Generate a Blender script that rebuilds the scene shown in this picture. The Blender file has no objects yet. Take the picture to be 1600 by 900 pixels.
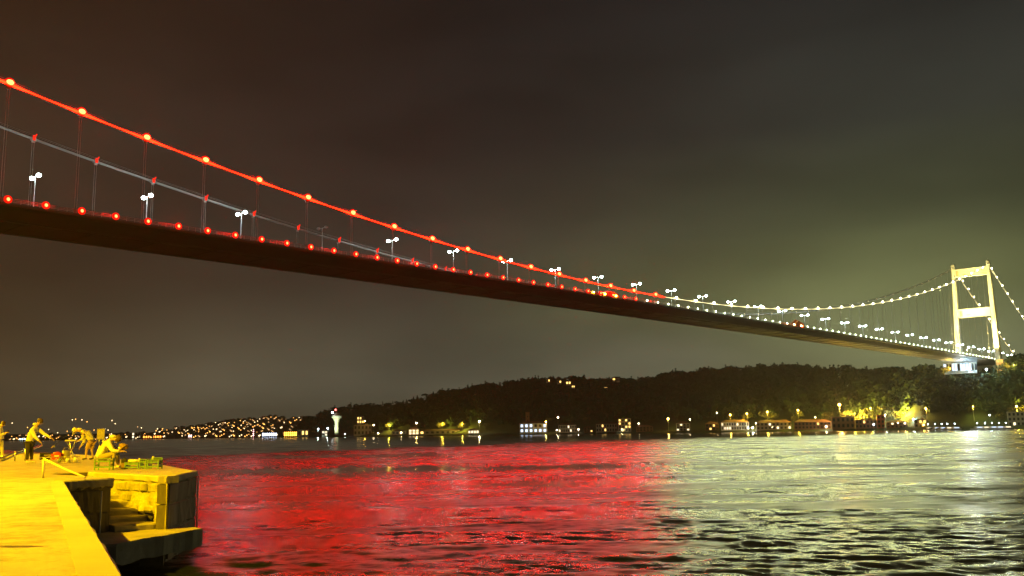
import bpy, math, random
import numpy as np
from mathutils import Vector, Matrix
random.seed(7); rng = np.random.default_rng(7)
S = bpy.context.scene
COL = S.collection
R = math.radians

# ---------------------------------------------------------------- camera
CZ = 2.8345; PIT = 0.1524; ROL = -0.0146; FPX = 1473.4      # pixels of the 1600 wide photograph
_c, _s = math.cos(ROL), math.sin(ROL)
FW = np.array([0, math.cos(PIT), math.sin(PIT)]); _r = np.array([1.0, 0, 0]); _u = np.array([0, -math.sin(PIT), math.cos(PIT)])
RT = _c * _r + _s * _u; UP = -_s * _r + _c * _u
cam_data = bpy.data.cameras.new('camera'); cam = bpy.data.objects.new('camera', cam_data); COL.objects.link(cam)
m = Matrix.Identity(4)
for i in range(3):
    m[i][0] = RT[i]; m[i][1] = UP[i]; m[i][2] = -FW[i]
m[2][3] = CZ
cam.matrix_world = m
cam_data.sensor_width = 36; cam_data.lens = 36 * FPX / 1600; cam_data.clip_start = 0.1; cam_data.clip_end = 20000
S.camera = cam

# ---------------------------------------------------------------- render settings
S.view_settings.view_transform = 'Standard'; S.view_settings.look = 'None'
S.view_settings.exposure = 0; S.view_settings.gamma = 1
cy = S.cycles
cy.use_denoising = True; cy.denoising_prefilter = 'ACCURATE'
cy.max_bounces = 4; cy.diffuse_bounces = 1; cy.glossy_bounces = 2; cy.transmission_bounces = 2; cy.volume_bounces = 0
cy.caustics_reflective = False; cy.caustics_refractive = False
cy.sample_clamp_indirect = 4; cy.sample_clamp_direct = 150
HAZE = True

# ---------------------------------------------------------------- world: low cloud lit from below by the towns and the bridge
W = bpy.data.worlds.new('World'); S.world = W; W.use_nodes = True
nt = W.node_tree; nt.nodes.clear()
def N(t, **k):
    n = nt.nodes.new(t)
    for a, b in k.items(): setattr(n, a, b)
    return n
def MATH(op, a, b=None, clamp=False):
    n = N('ShaderNodeMath', operation=op, use_clamp=clamp)
    for i, v in enumerate((a, b)):
        if v is None: continue
        if isinstance(v, (int, float)): n.inputs[i].default_value = v
        else: nt.links.new(v, n.inputs[i])
    return n.outputs[0]
def MIX(f, a, b, bt='MIX'):
    n = N('ShaderNodeMix', data_type='RGBA', blend_type=bt)
    for s_, v in ((0, f), (6, a), (7, b)):
        if isinstance(v, (int, float)): n.inputs[s_].default_value = v
        elif isinstance(v, tuple): n.inputs[s_].default_value = (*v, 1)
        else: nt.links.new(v, n.inputs[s_])
    return n.outputs[2]
def RAMP(f, stops):
    n = N('ShaderNodeValToRGB'); e = n.color_ramp.elements
    while len(e) < len(stops): e.new(0.5)
    for q, (p, c) in zip(e, stops): q.position = p; q.color = (*c, 1) if isinstance(c, tuple) else (c, c, c, 1)
    nt.links.new(f, n.inputs[0]); return n.outputs[0]
def lin(r, g, b):
    f = lambda v: ((v / 255 + .055) / 1.055) ** 2.4 if v > 10 else v / 255 / 12.92
    return (f(r), f(g), f(b))
tc = N('ShaderNodeTexCoord'); sep = N('ShaderNodeSeparateXYZ'); nt.links.new(tc.outputs['Generated'], sep.inputs[0])
DX, DY, DZ = sep.outputs
elev = MATH('ABSOLUTE', DZ)
base_warm = RAMP(elev, [(0.0, lin(74, 62, 42)), (0.08, lin(68, 54, 36)), (0.2, lin(56, 42, 32)), (0.36, lin(48, 34, 26)), (0.46, lin(50, 33, 23)), (1.0, lin(40, 28, 22))])
base_mid = RAMP(elev, [(0.0, lin(92, 90, 72)), (0.045, lin(98, 96, 80)), (0.09, lin(82, 80, 66)), (0.16, lin(56, 51, 43)), (0.30, lin(40, 36, 33)), (0.45, lin(34, 31, 30)), (1.0, lin(30, 28, 28))])
base_green = RAMP(elev, [(0.0, lin(98, 98, 80)), (0.08, lin(100, 102, 76)), (0.135, lin(100, 105, 66)), (0.20, lin(68, 72, 50)), (0.30, lin(46, 48, 42)), (0.45, lin(35, 36, 36)), (1.0, lin(30, 30, 29))])
azi = MATH('DIVIDE', DX, MATH('MAXIMUM', MATH('SQRT', MATH('ADD', MATH('MULTIPLY', DX, DX), MATH('MULTIPLY', DY, DY))), 0.001))
fa = MATH('MULTIPLY', MATH('ADD', azi, 0.55), 1.9, True)          # 0 at the left edge, 1 left of the middle
fb = MATH('MULTIPLY', MATH('ADD', azi, 0.10), 2.2, True)
sky = MIX(RAMP(fa, [(0, 0.0), (1, 1.0)]), base_warm, base_mid)
sky = MIX(RAMP(fb, [(0, 0.0), (1, 1.0)]), sky, base_green)
def bank(a0, aw, e0, ew):                # a soft bank of lit cloud round one direction
    fa_ = MATH('SUBTRACT', 1.0, MATH('DIVIDE', MATH('ABSOLUTE', MATH('SUBTRACT', azi, a0)), aw), True)
    fe_ = MATH('SUBTRACT', 1.0, MATH('DIVIDE', MATH('ABSOLUTE', MATH('SUBTRACT', elev, e0)), ew), True)
    s2 = lambda q: MATH('MULTIPLY', MATH('MULTIPLY', q, q), MATH('SUBTRACT', 3.0, MATH('MULTIPLY', q, 2.0)))
    return MATH('MULTIPLY', MATH('MULTIPLY', s2(fa_), s2(fe_)), MATH('GREATER_THAN', DY, 0.0))
sky = MIX(MATH('MULTIPLY', bank(.39, .24, .10, .13), .6), sky, lin(122, 128, 86))
sky = MIX(MATH('MULTIPLY', bank(.13, .16, .075, .035), .5), sky, lin(116, 114, 92))
mp = N('ShaderNodeMapping'); mp.inputs['Scale'].default_value = (1.0, 1.0, 3.2); nt.links.new(tc.outputs['Generated'], mp.inputs[0])
no = N('ShaderNodeTexNoise'); no.inputs['Scale'].default_value = 2.6; no.inputs['Detail'].default_value = 6; no.inputs['Roughness'].default_value = 0.45
nt.links.new(mp.outputs[0], no.inputs['Vector'])
cl = RAMP(no.outputs[0], [(0.28, 0.62), (0.5, 1.0), (0.72, 1.42)])
sky = MIX(1.0, sky, cl, 'MULTIPLY')
nish = N('ShaderNodeTexSky', sky_type='NISHITA', sun_disc=False); nish.sun_elevation = R(-8); nish.sun_rotation = R(200)
bg1 = N('ShaderNodeBackground'); nt.links.new(nish.outputs[0], bg1.inputs[0]); bg1.inputs[1].default_value = 0.05
bg2 = N('ShaderNodeBackground'); nt.links.new(sky, bg2.inputs[0]); bg2.inputs[1].default_value = 1.0
ad = N('ShaderNodeAddShader'); nt.links.new(bg1.outputs[0], ad.inputs[0]); nt.links.new(bg2.outputs[0], ad.inputs[1])
wo = N('ShaderNodeOutputWorld'); nt.links.new(ad.outputs[0], wo.inputs[0])

# ---------------------------------------------------------------- helpers
def direction(px, py):
    return FW + RT * (px - 800) / FPX + UP * (450 - py) / FPX
def at(px, py, F):                    # the point at ground range F seen at that pixel of the photograph
    d = direction(px, py); k = F / d[1]
    return Vector((d[0] * k, F, CZ + d[2] * k))
def onz(px, py, z):
    d = direction(px, py); k = (z - CZ) / d[2]
    return Vector((d[0] * k, d[1] * k, z))
def hor(px, py, F, z=None):
    p = at(px, py, F)
    if z is not None: p.z = z
    return p

class NodeMat:
    def __init__(s, name):
        s.m = bpy.data.materials.new(name); s.m.use_nodes = True; s.t = s.m.node_tree
        s.b = s.t.nodes['Principled BSDF']
    def n(s, t, **k):
        q = s.t.nodes.new(t)
        for a, b in k.items(): setattr(q, a, b)
        return q
    def l(s, a, b): s.t.links.new(a, b)
def mat(name, col, rough=0.8, metal=0.0, noise=0.0, scale=3.0, bump=0.0, bscale=None, dark=None, stretch=(1, 1, 1), spec=0.5):
    M = NodeMat(name); b = M.b
    b.inputs['Base Color'].default_value = (*col, 1); b.inputs['Roughness'].default_value = rough; b.inputs['Metallic'].default_value = metal
    b.inputs['Specular IOR Level'].default_value = spec
    if noise or bump:
        tcn = M.n('ShaderNodeTexCoord'); mpn = M.n('ShaderNodeMapping'); mpn.inputs['Scale'].default_value = stretch
        M.l(tcn.outputs['Object'], mpn.inputs[0])
    if noise:
        t = M.n('ShaderNodeTexNoise'); t.inputs['Scale'].default_value = scale; t.inputs['Detail'].default_value = 6; t.inputs['Roughness'].default_value = 0.65
        M.l(mpn.outputs[0], t.inputs['Vector'])
        r = M.n('ShaderNodeValToRGB'); e = r.color_ramp.elements
        d = dark or tuple(c * (1 - noise) for c in col)
        e[0].position = 0.32; e[0].color = (*d, 1); e[1].position = 0.66; e[1].color = (*[min(1, c * (1 + noise * .35)) for c in col], 1)
        M.l(t.outputs[0], r.inputs[0]); M.l(r.outputs[0], b.inputs['Base Color'])
    if bump:
        t2 = M.n('ShaderNodeTexNoise'); t2.inputs['Scale'].default_value = bscale or scale * 4; t2.inputs['Detail'].default_value = 8; t2.inputs['Roughness'].default_value = 0.7
        M.l(mpn.outputs[0], t2.inputs['Vector'])
        bp = M.n('ShaderNodeBump'); bp.inputs['Strength'].default_value = 1.0; bp.inputs['Distance'].default_value = bump
        M.l(t2.outputs[0], bp.inputs['Height']); M.l(bp.outputs[0], b.inputs['Normal'])
    return M.m
def emit(name, col, k, sampling='AUTO'):
    mm = bpy.data.materials.new(name); mm.use_nodes = True; t = mm.node_tree; t.nodes.clear()
    e = t.nodes.new('ShaderNodeEmission'); e.inputs[0].default_value = (*col, 1); e.inputs[1].default_value = k
    o = t.nodes.new('ShaderNodeOutputMaterial'); t.links.new(e.outputs[0], o.inputs[0])
    mm.cycles.emission_sampling = sampling
    return mm

class MB:
    def __init__(s): s.v = []; s.f = []; s.mi = []; s.sm = []
    def add(s, vs, fs, mi=0, smooth=False):
        o = len(s.v); s.v += [tuple(v) for v in vs]
        for f in fs: s.f.append([i + o for i in f]); s.mi.append(mi); s.sm.append(smooth)
        return s
    def box(s, c, d, rz=0, mi=0, tilt=None):
        x, y, z = d[0] / 2, d[1] / 2, d[2] / 2
        vs = [Vector(q) for q in ((-x, -y, -z), (x, -y, -z), (x, y, -z), (-x, y, -z), (-x, -y, z), (x, -y, z), (x, y, z), (-x, y, z))]
        M = Matrix.Rotation(rz, 3, 'Z')
        if tilt: M = M @ Matrix.Rotation(tilt[1], 3, tilt[0])
        vs = [M @ v + Vector(c) for v in vs]
        return s.add(vs, [(0, 3, 2, 1), (4, 5, 6, 7), (0, 1, 5, 4), (1, 2, 6, 5), (2, 3, 7, 6), (3, 0, 4, 7)], mi)
    def prism(s, poly, z0, z1, mi=0):
        n = len(poly); vs = [(p[0], p[1], z0) for p in poly] + [(p[0], p[1], z1) for p in poly]
        return s.add(vs, [tuple(range(n))[::-1], tuple(range(n, 2 * n))] + [(i, (i + 1) % n, n + (i + 1) % n, n + i) for i in range(n)], mi)
    def tube(s, pts, rad, n=6, mi=0, caps=True, smooth=True):
        pts = [Vector(p) for p in pts]; rad = rad if hasattr(rad, '__len__') else [rad] * len(pts)
        vs = []; fs = []; ref = None
        for i, p in enumerate(pts):
            a = pts[max(i - 1, 0)]; b = pts[min(i + 1, len(pts) - 1)]; t = (b - a).normalized()
            if ref is None: ref = Vector((0, 0, 1)) if abs(t.z) < .9 else Vector((1, 0, 0))
            x = ref.cross(t); x = x.normalized() if x.length > 1e-6 else t.orthogonal().normalized(); y = t.cross(x); ref = y if False else ref
            for k in range(n):
                a_ = 2 * math.pi * k / n; vs.append(p + (x * math.cos(a_) + y * math.sin(a_)) * rad[i])
        for i in range(len(pts) - 1):
            for k in range(n):
                k2 = (k + 1) % n; fs.append((i * n + k, i * n + k2, (i + 1) * n + k2, (i + 1) * n + k))
        if caps: fs += [tuple(range(n))[::-1], tuple(range((len(pts) - 1) * n, len(pts) * n))]
        return s.add(vs, fs, mi, smooth)
    def lathe(s, c, prof, n=10, mi=0, smooth=True):
        c = Vector(c)
        return s.tube([c + Vector((0, 0, z)) for r_, z in prof], [max(r_, .001) for r_, z in prof], n, mi, True, smooth)
    def ball(s, c, r, n=8, mi=0, sq=(1, 1, 1), smooth=True):
        k = max(4, n // 2 + 1); vs = []; fs = []
        for i in range(1, k):
            th = math.pi * i / k
            for j in range(n):
                a = 2 * math.pi * j / n; vs.append((c[0] + r * sq[0] * math.sin(th) * math.cos(a), c[1] + r * sq[1] * math.sin(th) * math.sin(a), c[2] + r * sq[2] * math.cos(th)))
        t = len(vs); vs += [(c[0], c[1], c[2] + r * sq[2]), (c[0], c[1], c[2] - r * sq[2])]
        for i in range(k - 2):
            for j in range(n): j2 = (j + 1) % n; fs.append((i * n + j, (i + 1) * n + j, (i + 1) * n + j2, i * n + j2))
        for j in range(n): j2 = (j + 1) % n; fs.append((t, j, j2)); fs.append((t + 1, (k - 2) * n + j2, (k - 2) * n + j))
        return s.add(vs, fs, mi, smooth)
    def mesh(s, name, mats):
        me = bpy.data.meshes.new(name); me.from_pydata(s.v, [], s.f)
        for q in (mats if isinstance(mats, (list, tuple)) else [mats]): me.materials.append(q)
        me.polygons.foreach_set('material_index', s.mi); me.polygons.foreach_set('use_smooth', s.sm); me.update()
        return me
    def build(s, name, mats, parent=None, **tags):
        return link(name, s.mesh(name, mats), parent, **tags)
def link(name, data, parent=None, loc=None, rz=None, **tags):
    o = bpy.data.objects.new(name, data); COL.objects.link(o)
    if parent is not None: o.parent = parent
    if loc is not None: o.location = loc
    if rz is not None: o.rotation_euler[2] = rz
    for k, v in tags.items(): o[k] = v
    return o
def thing(name, label, cat, loc=(0, 0, 0), rz=0, group=None):
    o = link(name, None, None, loc, rz, label=label, category=cat)
    if group: o['group'] = group
    return o
KIDS = {}
def dup(root, loc=None, rz=None, label=None):
    def cp(o, par):
        c = o.copy(); COL.objects.link(c)
        if par is not None: c.parent = par
        for ch in [q for q in o.children]: cp(ch, c)
        return c
    r = cp(root, None)
    if loc is not None: r.location = loc
    if rz is not None: r.rotation_euler[2] = rz
    if label: r['label'] = label
    return r
def join_np(name, V, F, mats, mi=None, parent=None, **tags):     # V (n,3) F (m,4)
    me = bpy.data.meshes.new(name); V = np.asarray(V, dtype=np.float32); F = np.asarray(F, dtype=np.int32)
    me.vertices.add(len(V)); me.vertices.foreach_set('co', V.ravel())
    k = F.shape[1]
    me.loops.add(F.size); me.loops.foreach_set('vertex_index', F.ravel())
    me.polygons.add(len(F)); me.polygons.foreach_set('loop_start', np.arange(0, F.size, k, dtype=np.int32))
    try: me.polygons.foreach_set('loop_total', np.full(len(F), k, dtype=np.int32))
    except Exception: flood(XT - 30, -LY - .8, zdk(XT) + 1.4, XT, -CY_ - 1, 84, FP * .45); flood(XT - 30, LY + .8, zdk(XT) + 1.4, XT, CY_ + 1, 84, FP * .45); flood(XT - 26, 0, zdk(XT) + 5, XT, 0, 104, FP * .25)
    for q in (mats if isinstance(mats, (list, tuple)) else [mats]): me.materials.append(q)
    if mi is not None: me.polygons.foreach_set('material_index', np.asarray(mi, dtype=np.int32))
    me.update(calc_edges=True)
    if name is None: return me
    return link(name, me, parent, **tags)

# ---------------------------------------------------------------- materials
M_conc = mat('weathered_concrete', (0.40, 0.37, 0.33), 0.85, noise=0.35, scale=0.9, bump=0.012, bscale=9)
M_pave = mat('quay_concrete', (0.44, 0.41, 0.37), 0.8, noise=0.22, scale=0.5, bump=0.008, bscale=14)
M_stone = mat('old_stone', (0.36, 0.33, 0.28), 0.9, noise=0.55, scale=1.6, bump=0.05, bscale=6)
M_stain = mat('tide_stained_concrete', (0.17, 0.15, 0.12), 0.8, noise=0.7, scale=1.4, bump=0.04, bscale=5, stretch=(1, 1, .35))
M_girder = mat('girder_grey_paint', (0.085, 0.09, 0.082), 0.6, noise=0.45, scale=0.06, stretch=(.4, 1, 1))
M_asph = mat('asphalt', (0.05, 0.05, 0.05), 0.85)
M_tower = mat('tower_paint', (0.62, 0.60, 0.50), 0.55, noise=0.12, scale=0.08, stretch=(1, 1, .4))
M_towerd = mat('tower_rust_stain', (0.56, 0.38, 0.18), 0.7)
M_cable = mat('cable_grey', (0.42, 0.42, 0.40), 0.5)
M_rope = mat('hanger_rope', (0.45, 0.42, 0.38), 0.5)
M_pole = mat('lamp_pole_white', (0.75, 0.77, 0.77), 0.4)
M_white = mat('white_paint', (0.75, 0.73, 0.68), 0.6, noise=.15, scale=.2)
M_steel = mat('galvanised_steel', (0.55, 0.55, 0.53), 0.3, 1.0, noise=.2, scale=3)
M_dark = mat('black_fabric', (0.02, 0.02, 0.022), 0.8)
REDC = (1.0, 0.0035, 0.0008); WHC = (1.0, 0.86, 0.42)
E_redglow = emit('red_cable_glow', (1.0, 0.006, 0.001), 30)
E_redbulb = emit('red_projector', (1.0, 0.008, 0.002), 160)
E_reddeck = emit('red_deck_lamp', (1.0, 0.011, 0.003), 90)
E_redhalo = emit('red_halo', (1.0, 0.006, 0.002), 1.3)
E_whglow = emit('white_cable_glow', (1.0, 0.88, 0.40), 3)
E_whbulb = emit('white_projector', (1.0, 0.92, 0.55), 45)
E_whdeck = emit('white_deck_lamp', (0.85, 1.0, 0.62), 30)
E_dim = emit('dim_far_side_lamp_glow', (1.0, 0.80, 0.35), 6)
E_reddim = emit('red_glow_on_far_clamp', (1.0, 0.02, 0.006), 1.6)
E_street = emit('street_lamp_glass', (0.78, 1.0, 0.98), 60)
E_sod = emit('sodium_lamp_glass', (1.0, 0.50, 0.06), 130)
E_warm = emit('warm_lamp_glass', (1.0, 0.78, 0.42), 55)
E_cool = emit('cool_lamp_glass', (0.72, 0.88, 1.0), 50)
E_win = emit('warm_window', (1.0, 0.60, 0.15), 3.0)
E_winw = emit('pale_window', (1.0, 0.82, 0.52), 2.5)
E_winb = emit('blue_white_window', (0.62, 0.78, 1.0), 2)

# ================================================================ SETTING: water
QZ = 1.9345                                                       # the quay's top above the water
def waves(X, Y, cell):
    Z = np.zeros_like(X); r2 = np.random.default_rng(3); rr = np.hypot(X, Y)
    patch = sum(np.sin(X / l + Y / (l * .55) * s + q) for l, s, q in ((7.3, 1, 0), (4.1, -1, 2), (13.0, .6, 1), (2.3, -.7, 4))) / 4
    chop = 1.0 + .42 * np.clip((34 - rr - 5 * patch) / 12, 0, 1) + .45 * patch
    for i in range(80):
        lam = 0.2 * (7.5 ** r2.random()); k = 2 * math.pi / lam
        a = r2.normal(1.5, 0.55); amp = 0.0024 * lam ** 0.9
        w = np.clip((lam / cell - 2.0) / 2.5, 0, 1) * chop
        Z += w * amp * np.sin(k * (X * math.cos(a) + Y * math.sin(a)) + r2.uniform(0, 6.28))
    for i in range(60):                                  # longer waves that still show as dark and bright dashes farther out
        lam = 1.8 * (9 ** r2.random()); k = 2 * math.pi / lam
        a = r2.normal(1.5, 0.55); amp = 0.0013 * lam
        w = np.clip((lam / cell - 2.0) / 2.5, 0, 1) * np.clip((rr - 18) / 26, .12, 1)
        Z += w * amp * np.sin(k * (X * math.cos(a) + Y * math.sin(a)) + r2.uniform(0, 6.28))
    return Z
front = np.linspace(R(-36), R(36), 620); rest = np.linspace(R(36), R(324), 42)[1:-1]
ang = np.concatenate([front, rest]); nA = len(ang)
rad = np.concatenate([[0.5, 3, 6, 8], np.arange(9, 30, .085), 30 * (1500 / 30) ** (np.linspace(0, 1, 620) ** 1.25), [2000, 3000, 5000, 9000]]); nR = len(rad)
A, RR = np.meshgrid(ang, rad); X = RR * np.sin(A); Y = RR * np.cos(A)
da = np.gradient(ang); cell = np.maximum(RR * np.abs(da)[None, :], np.gradient(rad)[:, None])
Zw = waves(X, Y, cell)
# ruffled water near, calm water beyond an oblique line, calm slicks across
bx = np.array([-400, -50, -24, 43, 520, 1200]); by = np.array([60, 139, 215, 330, 760, 1200])
lineF = np.interp(X, bx, by)
wob = 1 + .04 * np.sin(X / 9.0) + .03 * np.sin(X / 3.7 + 1)
ruf = np.clip((lineF * wob - Y) / (0.05 * lineF) , 0, 1)
SLK = np.ones_like(X)
def slick(px0, px1, py, thick, depth):
    global ruf
    f0 = onz(px0, py[0], 0); f1 = onz(px1, py[1], 0)
    t = (X / np.maximum(Y, .1) - f0.x / f0.y) / (f1.x / f1.y - f0.x / f0.y)
    Fc = 1 / (1 / f0.y + (1 / f1.y - 1 / f0.y) * t)
    nz = .5 * np.sin(t * 17 + 1) + .3 * np.sin(t * 41) + .25 * np.sin(t * 90 + 2) + .2 * np.sin(t * 170)
    Fc = Fc * (1 + .012 * nz)
    half = Fc * thick * (1 + .7 * nz + .35 * np.sin(t * 311 + Y * .7))
    e = np.clip(np.minimum(t, 1 - t) * 6, 0, 1)
    g = np.exp(-((Y - Fc) / np.maximum(half, .1)) ** 4) * e
    ruf = ruf * (1 - depth * g)
    SLK[:] = SLK * (1 - depth * g)
slick(250, 1100, (738, 727), .085, .96)
slick(700, 1060, (758, 752), .07, .8)
slick(300, 760, (743, 741), .02, .5)
slick(270, 760, (717, 709), .045, .85)
slick(300, 620, (790, 786), .03, .6)
Zw = Zw * (.12 + .88 * SLK)
V = np.stack([X, Y, Zw], -1).reshape(-1, 3)
ii, jj = np.meshgrid(np.arange(nR - 1), np.arange(nA), indexing='ij'); j2 = (jj + 1) % nA
Fq = np.stack([ii * nA + jj, ii * nA + j2, (ii + 1) * nA + j2, (ii + 1) * nA + jj], -1).reshape(-1, 4)[:, ::-1]
MW = NodeMat('sea_water'); b = MW.b
b.inputs['Base Color'].default_value = (0.006, 0.008, 0.007, 1); b.inputs['IOR'].default_value = 1.333
at_ = MW.n('ShaderNodeAttribute', attribute_name='ruffle')
mr = MW.n('ShaderNodeMapRange'); mr.inputs[3].default_value = 0.12; mr.inputs[4].default_value = 0.29
geo = MW.n('ShaderNodeNewGeometry'); mpp = MW.n('ShaderNodeMapping'); mpp.inputs['Scale'].default_value = (.05, .16, 1); MW.l(geo.outputs['Position'], mpp.inputs[0])
npp = MW.n('ShaderNodeTexNoise'); npp.inputs['Scale'].default_value = 1; npp.inputs['Detail'].default_value = 11; npp.inputs['Roughness'].default_value = .68; MW.l(mpp.outputs[0], npp.inputs['Vector'])
mpr = MW.n('ShaderNodeMapRange'); mpr.inputs[1].default_value = .36; mpr.inputs[2].default_value = .60; mpr.inputs[3].default_value = .45; mpr.inputs[4].default_value = 1.15; MW.l(npp.outputs[0], mpr.inputs[0])
mpm = MW.n('ShaderNodeMath', operation='MULTIPLY'); MW.l(at_.outputs['Fac'], mpm.inputs[0]); MW.l(mpr.outputs[0], mpm.inputs[1])
MW.l(mpm.outputs[0], mr.inputs[0]); MW.l(mr.outputs[0], b.inputs['Roughness']); RUF = mpm.outputs[0]
geo = MW.n('ShaderNodeNewGeometry'); mpw = MW.n('ShaderNodeMapping'); mpw.inputs['Scale'].default_value = (0.6, 1.0, 1.0); MW.l(geo.outputs['Position'], mpw.inputs[0])
prev = None
for sc, di in ((0.8, 0.040), (2.8, 0.028), (9.0, 0.005)):
    t = MW.n('ShaderNodeTexNoise'); t.inputs['Scale'].default_value = sc; t.inputs['Detail'].default_value = 3; MW.l(mpw.outputs[0], t.inputs['Vector'])
    bp = MW.n('ShaderNodeBump'); bp.inputs['Distance'].default_value = di * 2.2; MW.l(t.outputs[0], bp.inputs['Height'])
    ms = MW.n('ShaderNodeMapRange'); ms.inputs[3].default_value = 0.12; ms.inputs[4].default_value = 1.0; MW.l(RUF, ms.inputs[0]); MW.l(ms.outputs[0], bp.inputs['Strength'])
    if prev: MW.l(prev.outputs[0], bp.inputs['Normal'])
    prev = bp
MW.l(prev.outputs[0], b.inputs['Normal'])
water = join_np('water', V, Fq, MW.m, kind='structure')
atr = water.data.attributes.new('ruffle', 'FLOAT', 'POINT'); atr.data.foreach_set('value', ruf.astype(np.float32).ravel())
water.data.polygons.foreach_set('use_smooth', np.ones(len(Fq), dtype=bool)); water.data.update()

# ================================================================ SETTING: hills
M_hill = mat('hill_undergrowth', (0.030, 0.050, 0.024), 0.95, noise=.4, scale=.03)
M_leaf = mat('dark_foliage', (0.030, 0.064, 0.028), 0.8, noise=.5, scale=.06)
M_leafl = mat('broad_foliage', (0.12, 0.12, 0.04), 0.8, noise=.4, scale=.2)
M_bark = mat('bark', (0.10, 0.07, 0.05), 0.9)
HILLS = {}
def hill(name, cols, tree=8.0):
    px = np.array([c[0] for c in cols]); ry = np.array([c[1] for c in cols]); Fs = np.array([c[2] for c in cols]); Fr = np.array([c[3] for c in cols])
    gx = np.linspace(px[0], px[-1], 150); prof = [(-.25, -2.5), (0, -.5), (0.01, 1.6), (.14, 3.5), (.3, None), (.45, None), (.6, None), (.75, None), (.88, None), (1, None), (1.15, None), (1.6, None)]
    def height(x, t):
        f0 = np.interp(x, px, Fs); f1 = np.interp(x, px, Fr); p = at(x, np.interp(x, px, ry), f1); zr = max(p.z - tree, 3.6)
        F = f0 + (f1 - f0) * t
        if t <= .14: z = np.interp(t, [-.25, 0, .01, .14], [-2.5, -.5, 1.6, 3.5])
        elif t <= 1:
            s = (t - .14) / .86; s = s * (2 - s) * .5 + .5 * s; z = 3.5 + (zr - 3.5) * s + min(zr * .03, 2.5) * math.sin(x * .09 + t * 9)
        else: z = zr * (1 - .35 * (t - 1))
        q = at(x, 600, F); return Vector((q.x, F, z))
    vs = [height(x, t) for x in gx for t, _ in prof]; n = len(prof)
    fs = [(i * n + j, (i + 1) * n + j, (i + 1) * n + j + 1, i * n + j + 1) for i in range(len(gx) - 1) for j in range(n - 1)]
    MB().add(vs, fs, 0, True).build(name, M_hill, kind='structure')
    HILLS[name] = height
    return height
H_far = hill('hill_far', [(-150, 676, 3000, 3500), (100, 676, 2900, 3500), (230, 674, 2800, 3500), (290, 668, 2600, 3300), (330, 662, 2500, 3200), (380, 655, 2400, 3100), (430, 651, 2400, 3000), (470, 652, 2400, 3000), (520, 660, 2400, 2900), (560, 670, 2400, 2900)], 5)
H_mid = hill('hill_middle', [(440, 683, 2000, 2100), (462, 672, 1850, 2000), (478, 652, 1750, 2000), (492, 656, 1700, 2000), (505, 645, 1700, 2000), (525, 638, 1700, 2050), (560, 635, 1700, 2100), (620, 632, 1700, 2150), (700, 636, 1700, 2200), (760, 660, 1700, 2200)], 8)
H_main = hill('hill_wooded', [(545, 682, 1560, 1650), (565, 668, 1480, 1650), (590, 652, 1420, 1620), (610, 641, 1380, 1620), (640, 629, 1340, 1620), (690, 613, 1280, 1600), (740, 604, 1240, 1560), (800, 596, 1200, 1520), (860, 591, 1150, 1480), (920, 593, 1110, 1430), (1000, 592, 1050, 1360), (1035, 588, 1030, 1330), (1050, 582, 1010, 1320), (1100, 579, 990, 1280), (1170, 575, 960, 1250), (1200, 571, 940, 1240), (1240, 572, 920, 1200), (1300, 576, 900, 1120), (1400, 579, 840, 1000), (1450, 577, 790, 905), (1500, 583, 760, 850), (1545, 583, 750, 845), (1562, 578, 750, 850), (1585, 560, 740, 850), (1620, 556, 730, 850), (1750, 545, 700, 850)], 8)

def leaf_cloud(n, r, h, size, g=None, shape='round'):
    g = g or rng
    lobes = 5 if shape == 'round' else 1
    P = []
    for i in range(n):
        if shape == 'round':
            k = g.integers(lobes); a = k * 2.4 + .3; c = np.array([math.cos(a) * r * .45, math.sin(a) * r * .45, h * (.45 + .28 * ((k * 3) % 5) / 4)])
            if k == 0: c = np.array([0, 0, h * .72])
            d = g.normal(size=3); d /= np.linalg.norm(d); P.append(c + d * np.array([r * .55, r * .55, h * .26]) * g.uniform(.7, 1.08))
        elif shape == 'cone':
            t = g.random() ** 1.2; a = g.uniform(0, 6.28); rr = r * (1 - t) * (.75 + .35 * math.sin(t * 28)) * g.uniform(.8, 1.05) + .1
            P.append(np.array([math.cos(a) * rr, math.sin(a) * rr, h * (.06 + .94 * t)]))
        elif shape == 'column':
            t = g.random(); a = g.uniform(0, 6.28); rr = r * (math.sin(math.pi * (.12 + .86 * t)) ** .6) * g.uniform(.75, 1.05)
            P.append(np.array([math.cos(a) * rr, math.sin(a) * rr, h * (.04 + .96 * t)]))
        else:                                        # umbrella pine
            a = g.uniform(0, 6.28); q = math.sqrt(g.random()); P.append(np.array([math.cos(a) * r * q, math.sin(a) * r * q, h * (.72 + .26 * math.sqrt(1 - q * q) * g.uniform(.3, 1) )]))
    P = np.array(P)
    u = g.normal(size=(n, 3)); u /= np.linalg.norm(u, axis=1)[:, None]; w = np.cross(u, g.normal(size=(n, 3))); w /= np.linalg.norm(w, axis=1)[:, None]
    s = size * g.uniform(.6, 1.3, n)[:, None]
    V = np.stack([P - u * s - w * s * .6, P + u * s - w * s * .6, P + u * s * .8 + w * s * .7, P - u * s * .7 + w * s * .8], 1).reshape(-1, 3)
    return V, np.arange(4 * n).reshape(-1, 4)
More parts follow.
